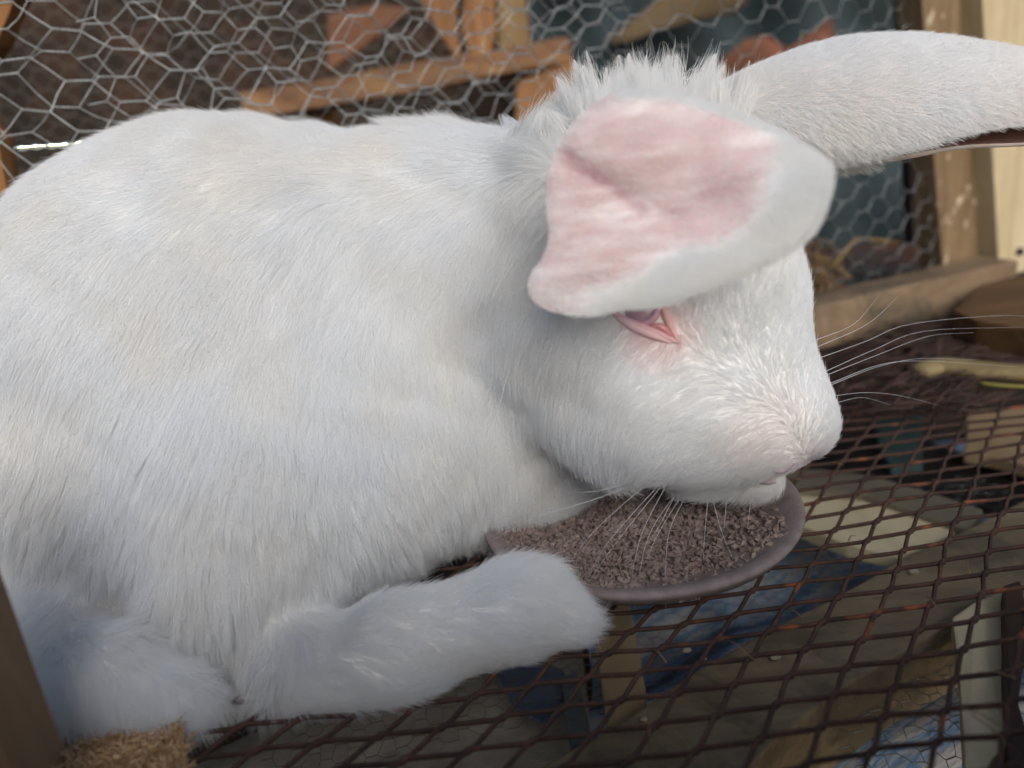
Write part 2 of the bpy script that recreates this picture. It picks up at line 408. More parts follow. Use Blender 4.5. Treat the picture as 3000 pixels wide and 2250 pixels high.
def tarp():
    m, nt, b = newmat('slate_plastic')
    v = coords(nt); n = noise(nt, v, 5, 5, 0.65, 0.4); n2 = noise(nt, v, 40, 4, 0.7)
    col = ramp(nt, n, [(0.30, lin(16, 22, 24)), (0.48, lin(30, 44, 48)), (0.66, lin(44, 60, 66))])
    col = mixc(nt, ramp(nt, n2, [(0.5, (0, 0, 0, 1)), (0.75, (0.12, 0.12, 0.12, 1))]), col, lin(92, 100, 102))
    nt.links.new(col, b.inputs['Base Color']); b.inputs['Roughness'].default_value = 0.8
    V = []; F = []; NX, NZ = 110, 60
    a = P(1540, 0, 1.42); x0 = a.x
    for side in (0, 1):
        for j in range(NZ + 1):
            for i in range(NX + 1):
                x = x0 + 1.6 * i / NX; z = GZ + 0.02 + 1.1 * j / NZ
                y = 1.42 + 0.03 * math.sin(x * 14 + z * 3) + 0.012 * math.sin(x * 37 + z * 19) + 0.010 * math.sin(z * 31 + x * 5) + side * 0.0012
                V.append((x + 0.01 * math.sin(z * 12), y, z))
    K = (NX + 1) * (NZ + 1)
    for j in range(NZ):
        for i in range(NX):
            q = j * (NX + 1) + i
            F.append((q, q + 1, q + NX + 2, q + NX + 1)); F.append((K + q + NX + 1, K + q + NX + 2, K + q + 1, K + q))
    tag(link('tarpaulin', mesh_from('tarpaulin', V, F), m), 'slate blue plastic tarpaulin hanging behind the upper right netting', 'tarpaulin')
tarp()
M_LEAF = plain('dry_leaf_brown', lin(122, 76, 54), 0.8, 0, lin(96, 60, 42), 20, 0.002)
M_REFLECTION = plain('reflection_brown', lin(104, 82, 52), 0.8, 0, lin(84, 74, 56), 9, 0.002)  # brown tone of the reflection painted on the plastic
def leafy(name, pts, Y, mat, label, cat, curl=0.02):
    c = Vector((sum(p[0] for p in pts) / len(pts), sum(p[1] for p in pts) / len(pts)))
    bm = bmesh.new(); rings = []
    for s in (0.0, 0.35, 0.7, 1.0):
        ring = []
        for (x, y) in pts:
            q = c.lerp(Vector((x, y)), s); ring.append(P(q.x, q.y, Y + curl * (s * s) * math.sin(x * 0.021 + y * 0.03)))
        rings.append(ring)
    V = [rings[0][0]]; F = []; n = len(pts)
    for r in rings[1:]: V += r
    for i in range(n): F.append((0, 1 + i, 1 + (i + 1) % n))
    for k in range(2):
        for i in range(n):
            a = 1 + k * n + i; b2 = 1 + k * n + (i + 1) % n; F.append((a, a + n, b2 + n, b2))
    o = link(name, mesh_from(name, V, F), mat); bm.free()
    so_ = o.modifiers.new('thickness', 'SOLIDIFY'); so_.thickness = 0.003
    return tag(o, label, cat)
leafy('dry_leaf', [(2060, 250), (2110, 175), (2180, 118), (2240, 104), (2290, 135), (2310, 150), (2360, 110), (2436, 52), (2446, 130), (2400, 230), (2300, 330), (2150, 330)], 1.34, M_LEAF, 'large reddish brown curled leaf against the slate tarpaulin above the ear', 'leaf')
leafy('reflection_patch', [(1760, 130), (1850, 60), (1900, 20), (1960, -40), (2120, -60), (2190, 0), (2150, 40), (2040, 60), (1930, 90), (1840, 125)], 1.36, M_REFLECTION, 'brown patch painting a reflection on the tarpaulin at the top edge', 'painted_reflection')  # thin brown shape painted in for a reflection on the tarpaulin
# dark upright beyond the net beside the corner post
mb = MB(); mb.bar(P(2690, 760, 1.12), P(2660, -60, 1.12), Vector((0.028, 0, 0)), Vector((0, 0.03, 0)))
tag(mb.build('wood_stake', plain('dark_bark', lin(40, 30, 26), 0.9, 0, lin(60, 46, 38), 40), None, bevel=0.002), 'dark thin stake standing behind the net left of the corner post', 'stake')

# hay and straw at the foot of the back net
M_STRAW = plain('yellow_straw', lin(150, 124, 66), 0.6, 0, lin(120, 96, 52), 60)
M_HAY = plain('brown_hay', lin(150, 120, 82), 0.8, 0, lin(104, 80, 54), 60)
mb = MB(); mb.tube([P(2425, 790, .78), P(2455, 762, .78), P(2500, 705, .79), P(2515, 699, .79), P(2570, 703, .795), P(2642, 712, .80)], [0.002, 0.0026, 0.0028, 0.0028, 0.0026, 0.0024], 5, True, 0.0014)
tag(mb.build('bent_straw', M_STRAW, None, smooth=True), 'single yellow straw bent in the middle against the dark net', 'straw')
mb = MB(); R_ = random.Random(4)
for k in range(150):
    x, y = R_.uniform(2310, 2450), R_.uniform(690, 900)
    if x > 2330 + (y - 640) * 0.55 + 40: continue
    a = R_.gauss(1.2, 0.6); L_ = R_.uniform(30, 120)
    p0 = P(x, y, .76 + R_.uniform(-.03, .03)); p2 = P(x + math.cos(a) * L_, y + math.sin(a) * L_ * 0.8, .76 + R_.uniform(-.03, .03))
    pm = p0.lerp(p2, .5) + Vector((R_.gauss(0, .004), R_.gauss(0, .004), R_.gauss(0, .004)))
    mb.tube(samp([p0, pm, p2], 5), R_.uniform(0.0007, 0.0022), 4, True, 0.0006)
tag(mb.build('hay', M_HAY, None, smooth=True), 'tangle of brown hay between the rabbit\'s forehead and the back net', 'hay', kind='stuff')

# right-hand foot of the cage: split wood, husks and litter outside the corner
def chunk(name, ctrl, r, Y, mat, label, cat, flat=0.45, z=None):
    pts = samp([P(x, y, Y) if z is None else PZ(x, y, z) for x, y in ctrl], 14); n = len(pts)
    mb = MB(); mb.tube(pts, [max(0.0015, r * (0.55 + 0.45 * math.sin(math.pi * min(1, (i + 1.2) / n)))) * (1 + 0.08 * math.sin(i * 2.1)) for i in range(n)], 10, True, r * flat)
    return tag(mb.build(name, mat, None, smooth=True), label, cat)
slab('wood_plank', [(2790, 905), (2890, 830), (3120, 780), (3120, 985), (2980, 960), (2860, 940)], 0, 0.025, wood('amber_wood', lin(66, 44, 22), lin(96, 66, 34), lin(118, 88, 52), 0, 0.9), 'amber brown plank lying below the corner post at the right edge', 'plank', z=0.034)
M_HUSK = wood('dry_husk', lin(112, 96, 66), lin(140, 122, 84), lin(160, 142, 96), 0, 1.6)
chunk('corn_husk', [(2690, 1090), (2760, 1072), (2880, 1085), (3010, 1095), (3100, 1100)], 0.0125, 0.68, M_HUSK, 'pale dry husk lying lengthways at the right edge', 'husk', 0.5, z=0.014)
mb = MB(); mb.tube(samp([PZ(2870, 1122, .016), PZ(2940, 1130, .016), PZ(3080, 1136, .016)], 8), 0.0022, 5, True, 0.0014)
tag(mb.build('straw_stalk', plain('green_yellow_stalk', lin(132, 124, 58), 0.7), None, smooth=True), 'thin yellow green stalk along the lower side of the dry husk', 'stalk')
slab('bark_piece', [(2600, 975), (2760, 935), (2900, 905), (3100, 960), (3100, 1060), (2900, 1060), (2760, 1050), (2640, 1010)], 0, 0.007, wood('bark_dark', lin(44, 30, 24), lin(66, 44, 34), lin(88, 62, 46), 0, 0.8), 'dark brown piece of bark behind the dry husk', 'bark', z=0.012)
mb = MB(); R_ = random.Random(9)
for k in range(230):
    x, y = R_.uniform(2440, 2840), R_.uniform(960, 1215)
    z = 0.0045 + R_.uniform(0, .012); p0 = PZ(x, y, z)
    if p0.y > 0.98: continue
    a = R_.gauss(0.15, 0.35); L_ = R_.uniform(0.015, 0.06); d = Vector((math.cos(a), math.sin(a), 0))
    p2 = p0 + d * L_ + Vector((0, 0, R_.uniform(-.002, .005)))
    mb.tube([p0, p0.lerp(p2, .5) + Vector((0, R_.gauss(0, .003), R_.uniform(0, .003))), p2], R_.uniform(0.0006, 0.0018), 4, True, 0.0006)
tag(mb.build('litter', plain('reddish_litter', lin(80, 56, 48), 0.9, 0, lin(44, 32, 28), 50), None, smooth=True), 'dark reddish straw litter on the mesh floor right of the rabbit\'s nose', 'litter', kind='stuff')

# ------------------------------------------------------------------ under the cage: timber, sacking and scraps on the ground
def sack():
    m, nt, b = newmat('blue_woven_sack')
    t = nt.nodes.new('ShaderNodeTexCoord')
    mp = nt.nodes.new('ShaderNodeMapping'); mp.inputs['Rotation'].default_value = (0, 0, math.radians(62)); nt.links.new(t.outputs['Object'], mp.inputs[0])
    mp2 = nt.nodes.new('ShaderNodeMapping'); mp2.inputs['Scale'].default_value = (34, 4.0, 3); nt.links.new(mp.outputs[0], mp2.inputs[0])
    n = noise(nt, mp2.outputs[0], 1.0, 5, 0.7, 0.4); n2 = noise(nt, coords(nt), 6, 4, 0.6); n3 = noise(nt, coords(nt, (1, 1, 1)), 130, 3, 0.7)
    col = ramp(nt, n, [(0.36, lin(60, 74, 94)), (0.43, lin(100, 146, 190)), (0.49, lin(190, 188, 186)), (0.54, lin(106, 156, 200)), (0.60, lin(212, 206, 200))])
    col = mixc(nt, ramp(nt, n2, [(0.36, (0.55, 0.55, 0.55, 1)), (0.50, (0, 0, 0, 1))]), col, lin(50, 56, 64))
    col = mixc(nt, ramp(nt, n3, [(0.55, (0, 0, 0, 1)), (0.8, (0.4, 0.4, 0.4, 1))]), col, lin(140, 146, 150))
    nt.links.new(col, b.inputs['Base Color']); b.inputs['Roughness'].default_value = 0.7
    bump(nt, b, n, 0.004)
    V = []; F = []; N = 70
    x0, x1, y0, y1 = 0.02, 1.0, 0.30, 0.72
    for side in (0, 1):
        for j in range(N + 1):
            for i in range(N + 1):
                x = x0 + (x1 - x0) * i / N; y = y0 + (y1 - y0) * j / N
                z = GZ + 0.012 + 0.006 * math.sin(x * 40 + y * 22) + 0.004 * math.sin(x * 19 - y * 63) - side * 0.002
                V.append((x + 0.012 * math.sin(y * 17), y + 0.015 * math.sin(x * 13), z))
    K = (N + 1) ** 2
    for j in range(N):
        for i in range(N):
            q = j * (N + 1) + i
            F.append((q, q + 1, q + N + 2, q + N + 1)); F.append((K + q + N + 1, K + q + N + 2, K + q + 1, K + q))
    tag(link('woven_sack', mesh_from('woven_sack', V, F), m), 'crumpled blue and grey striped woven sack on the ground under the mesh floor', 'sack')
sack()
M_DUSTYWOOD = wood('dusty_wood', lin(124, 108, 84), lin(150, 134, 106), lin(166, 150, 120), 0, 0.6, stain=lin(92, 84, 68))  # pale dusty grain with darker stains, the timber's own colour
zt = -0.065
slab('timber_beam', [(1500, 2300), (1784, 2133), (2078, 1943), (2214, 1862), (2395, 1780), (2640, 1640), (2760, 1580), (2950, 1490), (3150, 1400), (3150, 1680), (2990, 1750), (2788, 1831), (2631, 1910), (2474, 2011), (2278, 2156), (2150, 2300)], 0, 0.05, M_DUSTYWOOD, 'wide dusty timber running diagonally under the mesh floor', 'timber', z=zt)
M_CREAM = wood('cream_planed_wood', lin(206, 188, 146), lin(226, 212, 172), lin(236, 224, 190), 1, 0.5)
M_LATH = wood('plain_lath_wood', lin(156, 130, 98), lin(176, 152, 118), lin(190, 168, 134), 1, 0.6)
slab('wood_lath', [(1700, 1640), (1820, 1640), (1839, 1750), (1892, 2030), (1895, 2110), (1783, 2140), (1730, 1753)], 0, 0.015, M_LATH, 'short light brown lath under the mesh floor below the feed bowl', 'lath', z=-0.085)
slab('cream_plank', [(2100, 1420), (2330, 1416), (2520, 1446), (2830, 1540), (2640, 1630), (2480, 1590), (2300, 1520), (2100, 1470)], 0, 0.012, M_CREAM, 'cream plank slanting down to the right under the mesh below the rabbit\'s chin', 'plank', z=-0.075)
slab('grey_board', [(2200, 1365), (2400, 1372), (2560, 1392), (2880, 1492), (2840, 1548), (2520, 1452), (2200, 1424)], 0, 0.012, wood('grey_wood', lin(104, 94, 78), lin(130, 122, 104), lin(144, 136, 116), 0, 0.6), 'dull grey board along the far edge of the cream plank', 'board', z=-0.070)
slab('upright_plank', [(2794, 1810), (2850, 1770), (2934, 1733), (2936, 1900), (2950, 2180), (2900, 2225), (2850, 2330), (2826, 2330), (2812, 2000)], 0, 0.012, M_CREAM, 'bright cream plank pointing towards the viewer at the lower right corner', 'plank', z=-0.055)
slab('dark_joist', [(2936, 1720), (2990, 1700), (3010, 1800), (2990, 2060), (3060, 2330), (2960, 2330), (2952, 2180), (2940, 1900)], 0, 0.03, wood('dark_joist_wood', lin(48, 36, 28), lin(66, 50, 38), lin(84, 62, 44), 1, 0.7), 'dark joist edge right of the bright cream plank', 'joist', z=-0.045)
chunk('amber_offcut', [(3010, 1760), (2985, 1880), (3005, 1980), (3060, 2050)], 0.012, 0.42, M_ORANGE, 'amber offcut curling in at the right edge beside the dark joist', 'offcut', 0.6)
slab('tan_plank', [(2836, 1206), (3150, 1180), (3150, 1380), (3040, 1375), (2900, 1335), (2826, 1320)], 0, 0.012, M_LATH, 'tan plank under the far mesh at the right edge', 'plank', z=-0.09)
slab('teal_board', [(2565, 1225), (2700, 1215), (2705, 1355), (2610, 1370), (2570, 1300)], 0, 0.012, plain('teal_paint', lin(66, 88, 88), 0.6, 0, lin(52, 72, 74), 20), 'faded teal painted board under the far mesh right of the nose', 'board', z=-0.10)
slab('dark_plastic', [(2380, 1380), (2560, 1240), (2900, 1350), (3150, 1400), (3150, 1560), (2900, 1500), (2600, 1400)], 0, 0.004, plain('black_plastic', lin(26, 24, 24), 0.5, 0, lin(38, 34, 32), 14), 'black plastic sheet under the mesh beyond the grey board', 'sheet', z=-0.11)
slab('grey_pipe_board', [(1640, 1980), (1690, 1960), (1735, 2190), (1690, 2260), (1668, 2200)], 0, 0.01, plain('blue_grey_board', lin(104, 118, 122), 0.6, 0, lin(78, 92, 98), 16), 'narrow blue grey strip left of the light brown lath under the mesh', 'strip', z=-0.10)
slab('plastic_bag', [(1440, 1935), (1560, 1920), (1650, 1960), (1665, 2060), (1600, 2130), (1500, 2060)], 0, 0.003, plain('bluish_bag', lin(96, 108, 130), 0.5, 0, lin(66, 84, 116), 25, 0.003), 'crumpled bluish bag on the ground under the front paw', 'bag', z=-0.11)
slab('grey_sheet', [(300, 2420), (620, 2200), (1250, 1900), (1700, 1880), (1760, 2420)], 0, 0.004, plain('pale_grey_fabric', lin(176, 170, 160), 0.9, 0, lin(136, 130, 120), 18, 0.004), 'pale dusty sheet on the ground under the mesh at the bottom centre', 'sheet', z=-0.135)
mb = MB(); R_ = random.Random(21)
for k in range(16):
    x, y = R_.uniform(1750, 2980), R_.uniform(1300, 2230); p0 = PZ(x, y, 0.0022); a = R_.uniform(0, 3.1); L_ = R_.uniform(0.004, 0.018)
    p2 = p0 + Vector((math.cos(a) * L_, math.sin(a) * L_, R_.uniform(0, .002)))
    if (p0.x - 0.05) ** 2 + (p0.y - 0.37) ** 2 < 0.0095: continue
    mb.tube([p0, p0.lerp(p2, .5) + Vector((0, 0.001, 0.001)), p2], R_.uniform(0.0002, 0.0004), 4, True, 0.0002)
tag(mb.build('chaff', M_HAY, None, smooth=True), 'scattered chaff and hay bits caught on the mesh floor', 'chaff', kind='stuff')
def fibre_mat():
    poly = [(-160, 1930), (60, 1900), (330, 1960), (520, 2060), (560, 2330), (-160, 2330)]
    root = empty('fibre_mat', PZ(200, 2150, 0.0), 'rough tan fibre mat under the hind foot beside the near post', 'mat')
    mb = MB(); mb.prism([PZ(x, y, 0.010) for x, y in poly], Vector((0, 0, -0.007)))
    mt = plain('tan_fibre', lin(196, 160, 118), 0.95, 0, lin(150, 116, 80), 120, 0.001)
    mb.build('mat_base', mt, root, bevel=0.001)
    mb = MB(); R_ = random.Random(31)
    for k in range(2600):
        x, y = R_.uniform(-60, 540), R_.uniform(1930, 2300)
        p = PZ(x, y, 0.0100); a = R_.uniform(0, 6.28); L_ = R_.uniform(0.002, 0.007)
        q = p + Vector((math.cos(a) * L_, math.sin(a) * L_, R_.uniform(0.0005, 0.004)))
        mb.tube([p, p.lerp(q, .5) + Vector((0, 0, .001)), q], R_.uniform(0.0002, 0.0005), 3, False)
    o = mb.build('fibres', plain('tan_strand', lin(214, 180, 138), 0.9, 0, lin(160, 122, 84), 200), root); o['kind'] = 'stuff'
fibre_mat()
# pale crumbs lying on the timber
R_ = random.Random(3); mb_crumb = None
for (x, y, r) in ((2675, 1675, .0021), (2270, 1925, .0022), (2945, 1503, .0022), (1885, 2108, .0014), (2010, 1905, .0019), (2060, 1930, .0013)):
    c = PZ(x, y, zt + 0.002); bm = bmesh.new(); bmesh.ops.create_icosphere(bm, subdivisions=2, radius=r)
    for v in bm.verts: v.co = Vector((v.co.x * 1.5, v.co.y * 1.0, v.co.z * 0.7)) * (1 + 0.12 * math.sin(v.co.x * 900 + v.co.y * 700)) 
    me = bpy.data.meshes.new('pale_crumb'); bm.to_mesh(me); bm.free()
    if mb_crumb is None: mb_crumb = plain('pale_crumb', lin(186, 178, 160), 0.8, 0, lin(150, 140, 122), 300)
    o = link('pale_crumb', me, mb_crumb); o.location = c
    tag(o, {2675: 'pale crumb on the timber just below the tip of the cream plank', 2270: 'pale crumb on the timber right above its lower edge', 2945: 'pale crumb at the far end of the timber near the grey board', 1885: 'tiny pale crumb on the timber below the light brown lath', 2010: 'pale crumb on the dark sack right of the lath', 2060: 'smaller crumb beside the pale one on the dark sack'}[x], 'crumb', 'pale crumbs fallen under the mesh floor')
# fine netting lying on the ground
hu = Vector((1, 0.1, 0)).normalized(); hv = Vector((-0.1, 1, 0)).normalized()
mbn = hexnet('ground_net', PZ(760, 2330, -0.10), hu, hv, 26, 16, 0.018, 0.012, 0.006, 0.00022, 0.0012, 12, strands=False, mat=M_DIMWIRE)
mbn.parent = None; mbn.matrix_parent_inverse = Matrix(); tag(mbn, 'fine wire netting lying on the ground under the front leg', 'netting')
mbn = hexnet('ground_net', PZ(2560, 2330, -0.10), hu, hv, 14, 22, 0.018, 0.012, 0.006, 0.00022, 0.0014, 13, strands=False)
mbn.parent = None; mbn.matrix_parent_inverse = Matrix(); tag(mbn, 'fine wire netting over the sack left of the bright cream plank', 'netting')

# ------------------------------------------------------------------ feed bowl
def bowl():
    c = PZ(1872, 1512, 0.014); c.z = 0.0
    root = empty('feed_bowl', c, 'round grey stoneware bowl with crumbled feed under the rabbit\'s chin', 'bowl')
    prof = [(0.0, 0.0015), (0.060, 0.0015), (0.074, 0.004), (0.086, 0.012), (0.0905, 0.0175), (0.0912, 0.0190), (0.0908, 0.0203), (0.0892, 0.0209), (0.086, 0.0204), (0.080, 0.0180), (0.074, 0.014), (0.066, 0.009), (0.03, 0.007), (0.0, 0.007)]
    V = []; F = []; n = 72
    for i, (r, z) in enumerate(prof):
        r *= 0.965
        for k in range(n):
            a = 2 * math.pi * k / n; rr = r * (1 + 0.008 * math.sin(2 * a + 1) + 0.004 * math.sin(5 * a))
            V.append((c.x + rr * math.cos(a), c.y + rr * math.sin(a), z + 0.0015))
    for i in range(len(prof) - 1):
        for k in range(n):
            F.append((i * n + k, i * n + (k + 1) % n, (i + 1) * n + (k + 1) % n, (i + 1) * n + k))
    mat = plain('grey_stoneware', lin(138, 126, 124), 0.95, 0, lin(118, 106, 104), 90, 0.0012)
    link('bowl_shell', mesh_from('bowl_shell', V, F), mat, root)
    # feed: thousands of crumbs on a low heap
    mb = MB(); R = random.Random(5)
    def hz(x, y):
        r = math.hypot(x, y); return 0.0165 + 0.003 * math.sin(x * 55 + 1) * math.cos(y * 48) + 0.003 * max(0, 1 - r / 0.06)
    for k in range(8500):
        a = R.uniform(0, 2 * math.pi); r = 0.0822 * R.random() ** 0.62; x, y = r * math.cos(a), r * math.sin(a)
        if x > 0.045 + 0.02 * math.sin(y * 40) and R.random() < 0.6: continue
        s = R.uniform(0.0007, 0.0021); z = hz(x, y) + R.uniform(0, 0.003)
        base = len(mb.v); q = Matrix.Rotation(R.uniform(0, 3.1), 3, Vector((R.gauss(0, 1), R.gauss(0, 1), R.gauss(0, 1))).normalized())
        for dx, dy, dz in ((1, 0, 0), (-1, 0, 0), (0, 1, 0), (0, -1, 0), (0, 0, 1), (0, 0, -1)):
            mb.v.append(Vector((c.x + x, c.y + y, z)) + q @ Vector((dx * s * 1.5, dy * s * R.uniform(.7, 1.1), dz * s * 0.8)))
        for f in ((0, 2, 4), (2, 1, 4), (1, 3, 4), (3, 0, 4), (2, 0, 5), (1, 2, 5), (3, 1, 5), (0, 3, 5)): mb.f.append(tuple(base + i for i in f))
    mf, nt, b = newmat('feed_crumbs')
    n1 = noise(nt, coords(nt), 260, 2, 0.6); n2 = noise(nt, coords(nt), 25, 3, 0.6)
    col = ramp(nt, n1, [(0.3, lin(92, 78, 74)), (0.5, lin(130, 112, 104)), (0.7, lin(156, 138, 128))])
    nt.links.new(mixc(nt, 0.35, col, ramp(nt, n2, [(0.4, lin(100, 86, 82)), (0.6, lin(136, 122, 114))])), b.inputs['Base Color']); b.inputs['Roughness'].default_value = 0.9
    o = mb.build('feed', mf, root); o['kind'] = 'stuff'
    # smooth powder bed below the crumbs
    V = []; F = []; n = 48; rings = 14
    for i in range(rings + 1):
        r = 0.0805 * i / rings
        for k in range(n):
            a = 2 * math.pi * k / n; x, y = r * math.cos(a), r * math.sin(a)
            V.append((c.x + x, c.y + y, hz(x, y) * (1 - (i / rings) ** 6) + 0.0195 * (i / rings) ** 6))
    for i in range(rings):
        for k in range(n): F.append((i * n + k, i * n + (k + 1) % n, (i + 1) * n + (k + 1) % n, (i + 1) * n + k))
    link('feed_powder', mesh_from('feed_powder', V, F), plain('feed_dust', lin(118, 104, 98), 0.95, 0, lin(98, 86, 82), 60, 0.001), root)
bowl()

# ------------------------------------------------------------------ the rabbit
def smin(a, b, k):
    h = np.clip(0.5 + 0.5 * (b - a) / k, 0, 1); return b * (1 - h) + a * h - k * h * (1 - h)
def S(px, py, Y, rpx):
    c = P(px, py, Y); return np.array(c), rpx * Y / FPX
PR = []   # (a, b, ra, rb, k)
def ball(px, py, Y, r, k=0.03): c, rr = S(px, py, Y, r); PR.append((c, c + 1e-6, rr, rr, k))
def cone(A, B, k=0.02):
    a, ra = S(*A); b, rb = S(*B); PR.append((a, b, ra, rb, k))
# trunk
ball(440, 1340, .46, 535); ball(635, 980, .47, 592, .025); ball(860, 990, .48, 580, .03); ball(1090, 985, .48, 535, .03)
ball(950, 1270, .44, 430, .05); ball(1330, 750, .46, 340, .03); ball(1165, 1395, .368, 222, .03); ball(930, 1480, .37, 290, .05); ball(700, 1430, .375, 350, .05)
ball(250, 1440, .41, 410, .04); ball(-60, 1560, .46, 480, .05); ball(430, 1650, .365, 230, .04); ball(760, 1680, .335, 215, .04)          # haunch
cone((1380, 810, .45, 300), (1720, 700, .40, 320), .04)     # neck
cone((1430, 1120, .45, 320), (1640, 1200, .42, 270), .05)   # dewlap and throat
cone((1300, 1280, .43, 260), (1560, 1360, .42, 185), .04)
cone((1300, 1330, .40, 205), (1560, 1400, .395, 140), .03)
# head
ball(1850, 705, .375, 355, .02); ball(1960, 830, .365, 350, .02)
cone((1800, 1010, .352, 300), (1820, 1075, .348, 285), .035)  # cheek
cone((2035, 900, .35, 310), (2235, 1160, .335, 200), .02)   # bridge of the nose
cone((2130, 1160, .33, 220), (2235, 1225, .325, 178), .015) # muzzle
cone((2330, 1215, .335, 120), (2362, 1235, .33, 96), .012) # nose end
cone((1880, 1200, .335, 225), (2050, 1270, .325, 165), .02)
cone((2040, 1335, .335, 130), (2222, 1392, .332, 84), .005)   # lower jaw
# front leg
ball(670, 1790, .318, 170, .03)
cone((820, 2030, .290, 138), (940, 2005, .280, 150), .03)
cone((930, 2005, .280, 150), (1160, 1935, .275, 160), .03)
cone((1160, 1930, .275, 158), (1520, 1775, .280, 140), .02)
cone((1520, 1770, .280, 132), (1590, 1750, .277, 104), .012)
cone((1540, 1815, .276, 108), (1662, 1832, .270, 56), .010)
cone((1662, 1832, .270, 50), (1724, 1816, .267, 18), .006)
cone((1590, 1715, .278, 76), (1680, 1762, .273, 44), .006)
# hind foot
cone((310, 2010, .270, 140), (520, 2085, .262, 135), .008)
cone((520, 2085, .262, 133), (640, 2140, .258, 88), .008)
cone((110, 1840, .32, 160), (310, 2005, .270, 140), .02)

def build_body():
    h = 0.0036
    lo = np.array([-0.52, 0.15, -0.006]); hi = np.array([0.24, 0.66, 0.34])
    n = np.ceil((hi - lo) / h).astype(int)
    xs = [lo[i] + h * np.arange(n[i]) for i in range(3)]
    X, Y, Z = np.meshgrid(*xs, indexing='ij'); Pn = np.stack([X, Y, Z], -1).astype(np.float32)
    D = None
    for a, b, ra, rb, k in PR:
        ba = b - a; L2 = float(ba @ ba)
        t = np.clip(((Pn - a) @ ba) / L2, 0, 1).astype(np.float32)
        d = np.linalg.norm(Pn - a - t[..., None] * ba, axis=-1) - (ra + (rb - ra) * t)
        D = d if D is None else smin(D, d, k)
    # broad lumps of coat and flesh
    D = D + 0.0016 * np.sin(X * 55 + Z * 31) * np.sin(Z * 47 + Y * 20) + 0.0008 * np.sin(X * 140 + 3 * np.sin(Z * 60)) * np.sin(Z * 95)
    D = np.maximum(D, 0.0025 - Z)          # nothing below the floor mesh
    D[0], D[-1], D[:, 0], D[:, -1], D[:, :, 0], D[:, :, -1] = (1,) * 6
    s = D < 0
    nx, ny, nz = D.shape
    c = [D[i:nx - 1 + i, j:ny - 1 + j, k:nz - 1 + k] for i in (0, 1) for j in (0, 1) for k in (0, 1)]
    st = np.stack([q < 0 for q in c]); act = st.any(0) & ~st.all(0)
    idx = -np.ones(act.shape, int); ids = np.argwhere(act); idx[act] = np.arange(len(ids))
    cv = np.stack([q[act] for q in c], 1)
    offs = np.array([(i, j, k) for i in (0, 1) for j in (0, 1) for k in (0, 1)], float)
    acc = np.zeros((len(ids), 3)); cnt = np.zeros(len(ids))
    for a in range(8):
        for b in range(a + 1, 8):
            if np.abs(offs[a] - offs[b]).sum() != 1: continue
            mk = (cv[:, a] < 0) != (cv[:, b] < 0); t = np.zeros(len(ids)); t[mk] = cv[mk, a] / (cv[mk, a] - cv[mk, b])
            acc[mk] += offs[a] + t[mk, None] * (offs[b] - offs[a]); cnt += mk
    V = lo + h * (ids + acc / cnt[:, None])
    F = []
    for ax in range(3):
        u, v = (ax + 1) % 3, (ax + 2) % 3
        sl0 = [slice(1, -1)] * 3; sl1 = [slice(1, -1)] * 3
        s0 = [slice(1, -1)] * 3; s0[ax] = slice(0, -1); s1 = [slice(1, -1)] * 3; s1[ax] = slice(1, None)
        A = s[tuple(s0)]; B = s[tuple(s1)]; e = np.argwhere(A != B)
        org = np.ones(3, int); org[ax] = 0
        p = e + org
        inside = A[tuple(e.T)]
        q = []
        for du, dv in ((0, 0), (-1, 0), (-1, -1), (0, -1)):
            r = p.copy(); r[:, u] += du; r[:, v] += dv; q.append(idx[tuple(r.T)])
        q = np.stack(q, 1); q[~inside] = q[~inside][:, ::-1]; F.append(q)
    F = np.concatenate(F); F = F[(F >= 0).all(1)]
    return V, F
BV, BF = build_body()
rab = empty('white_rabbit', (0.0, 0.42, 0.0), 'crouching white rabbit with one ear folded forward and its head over the feed bowl', 'rabbit')
me = bpy.data.meshes.new('body'); me.from_pydata(BV.tolist(), [], BF.tolist()); me.update()
bm = bmesh.new(); bm.from_mesh(me); bmesh.ops.recalc_face_normals(bm, faces=bm.faces)
for _ in range(3): bmesh.ops.smooth_vert(bm, verts=bm.verts, factor=0.5, use_axis_x=True, use_axis_y=True, use_axis_z=True)
bm.to_mesh(me); bm.free()
# the skin under the fur: same colour as the coat, pinker at the thin places
M_SKIN = plain('fur_underlayer', (0.84, 0.83, 0.81, 1), 0.9, 0, (0.82, 0.79, 0.75, 1), 12)
body = link('body', me, M_SKIN, rab)
dg = bpy.context.evaluated_depsgraph_get()
bv = BVHTree.FromPolygons([v.co for v in me.vertices], [p.vertices for p in me.polygons])
def hit(px, py, off=0.0):
    d = ray(px, py).normalized(); l, n, i, t = bv.ray_cast(CAM, d)
    return (l + n * off, n) if l is not None else (None, None)

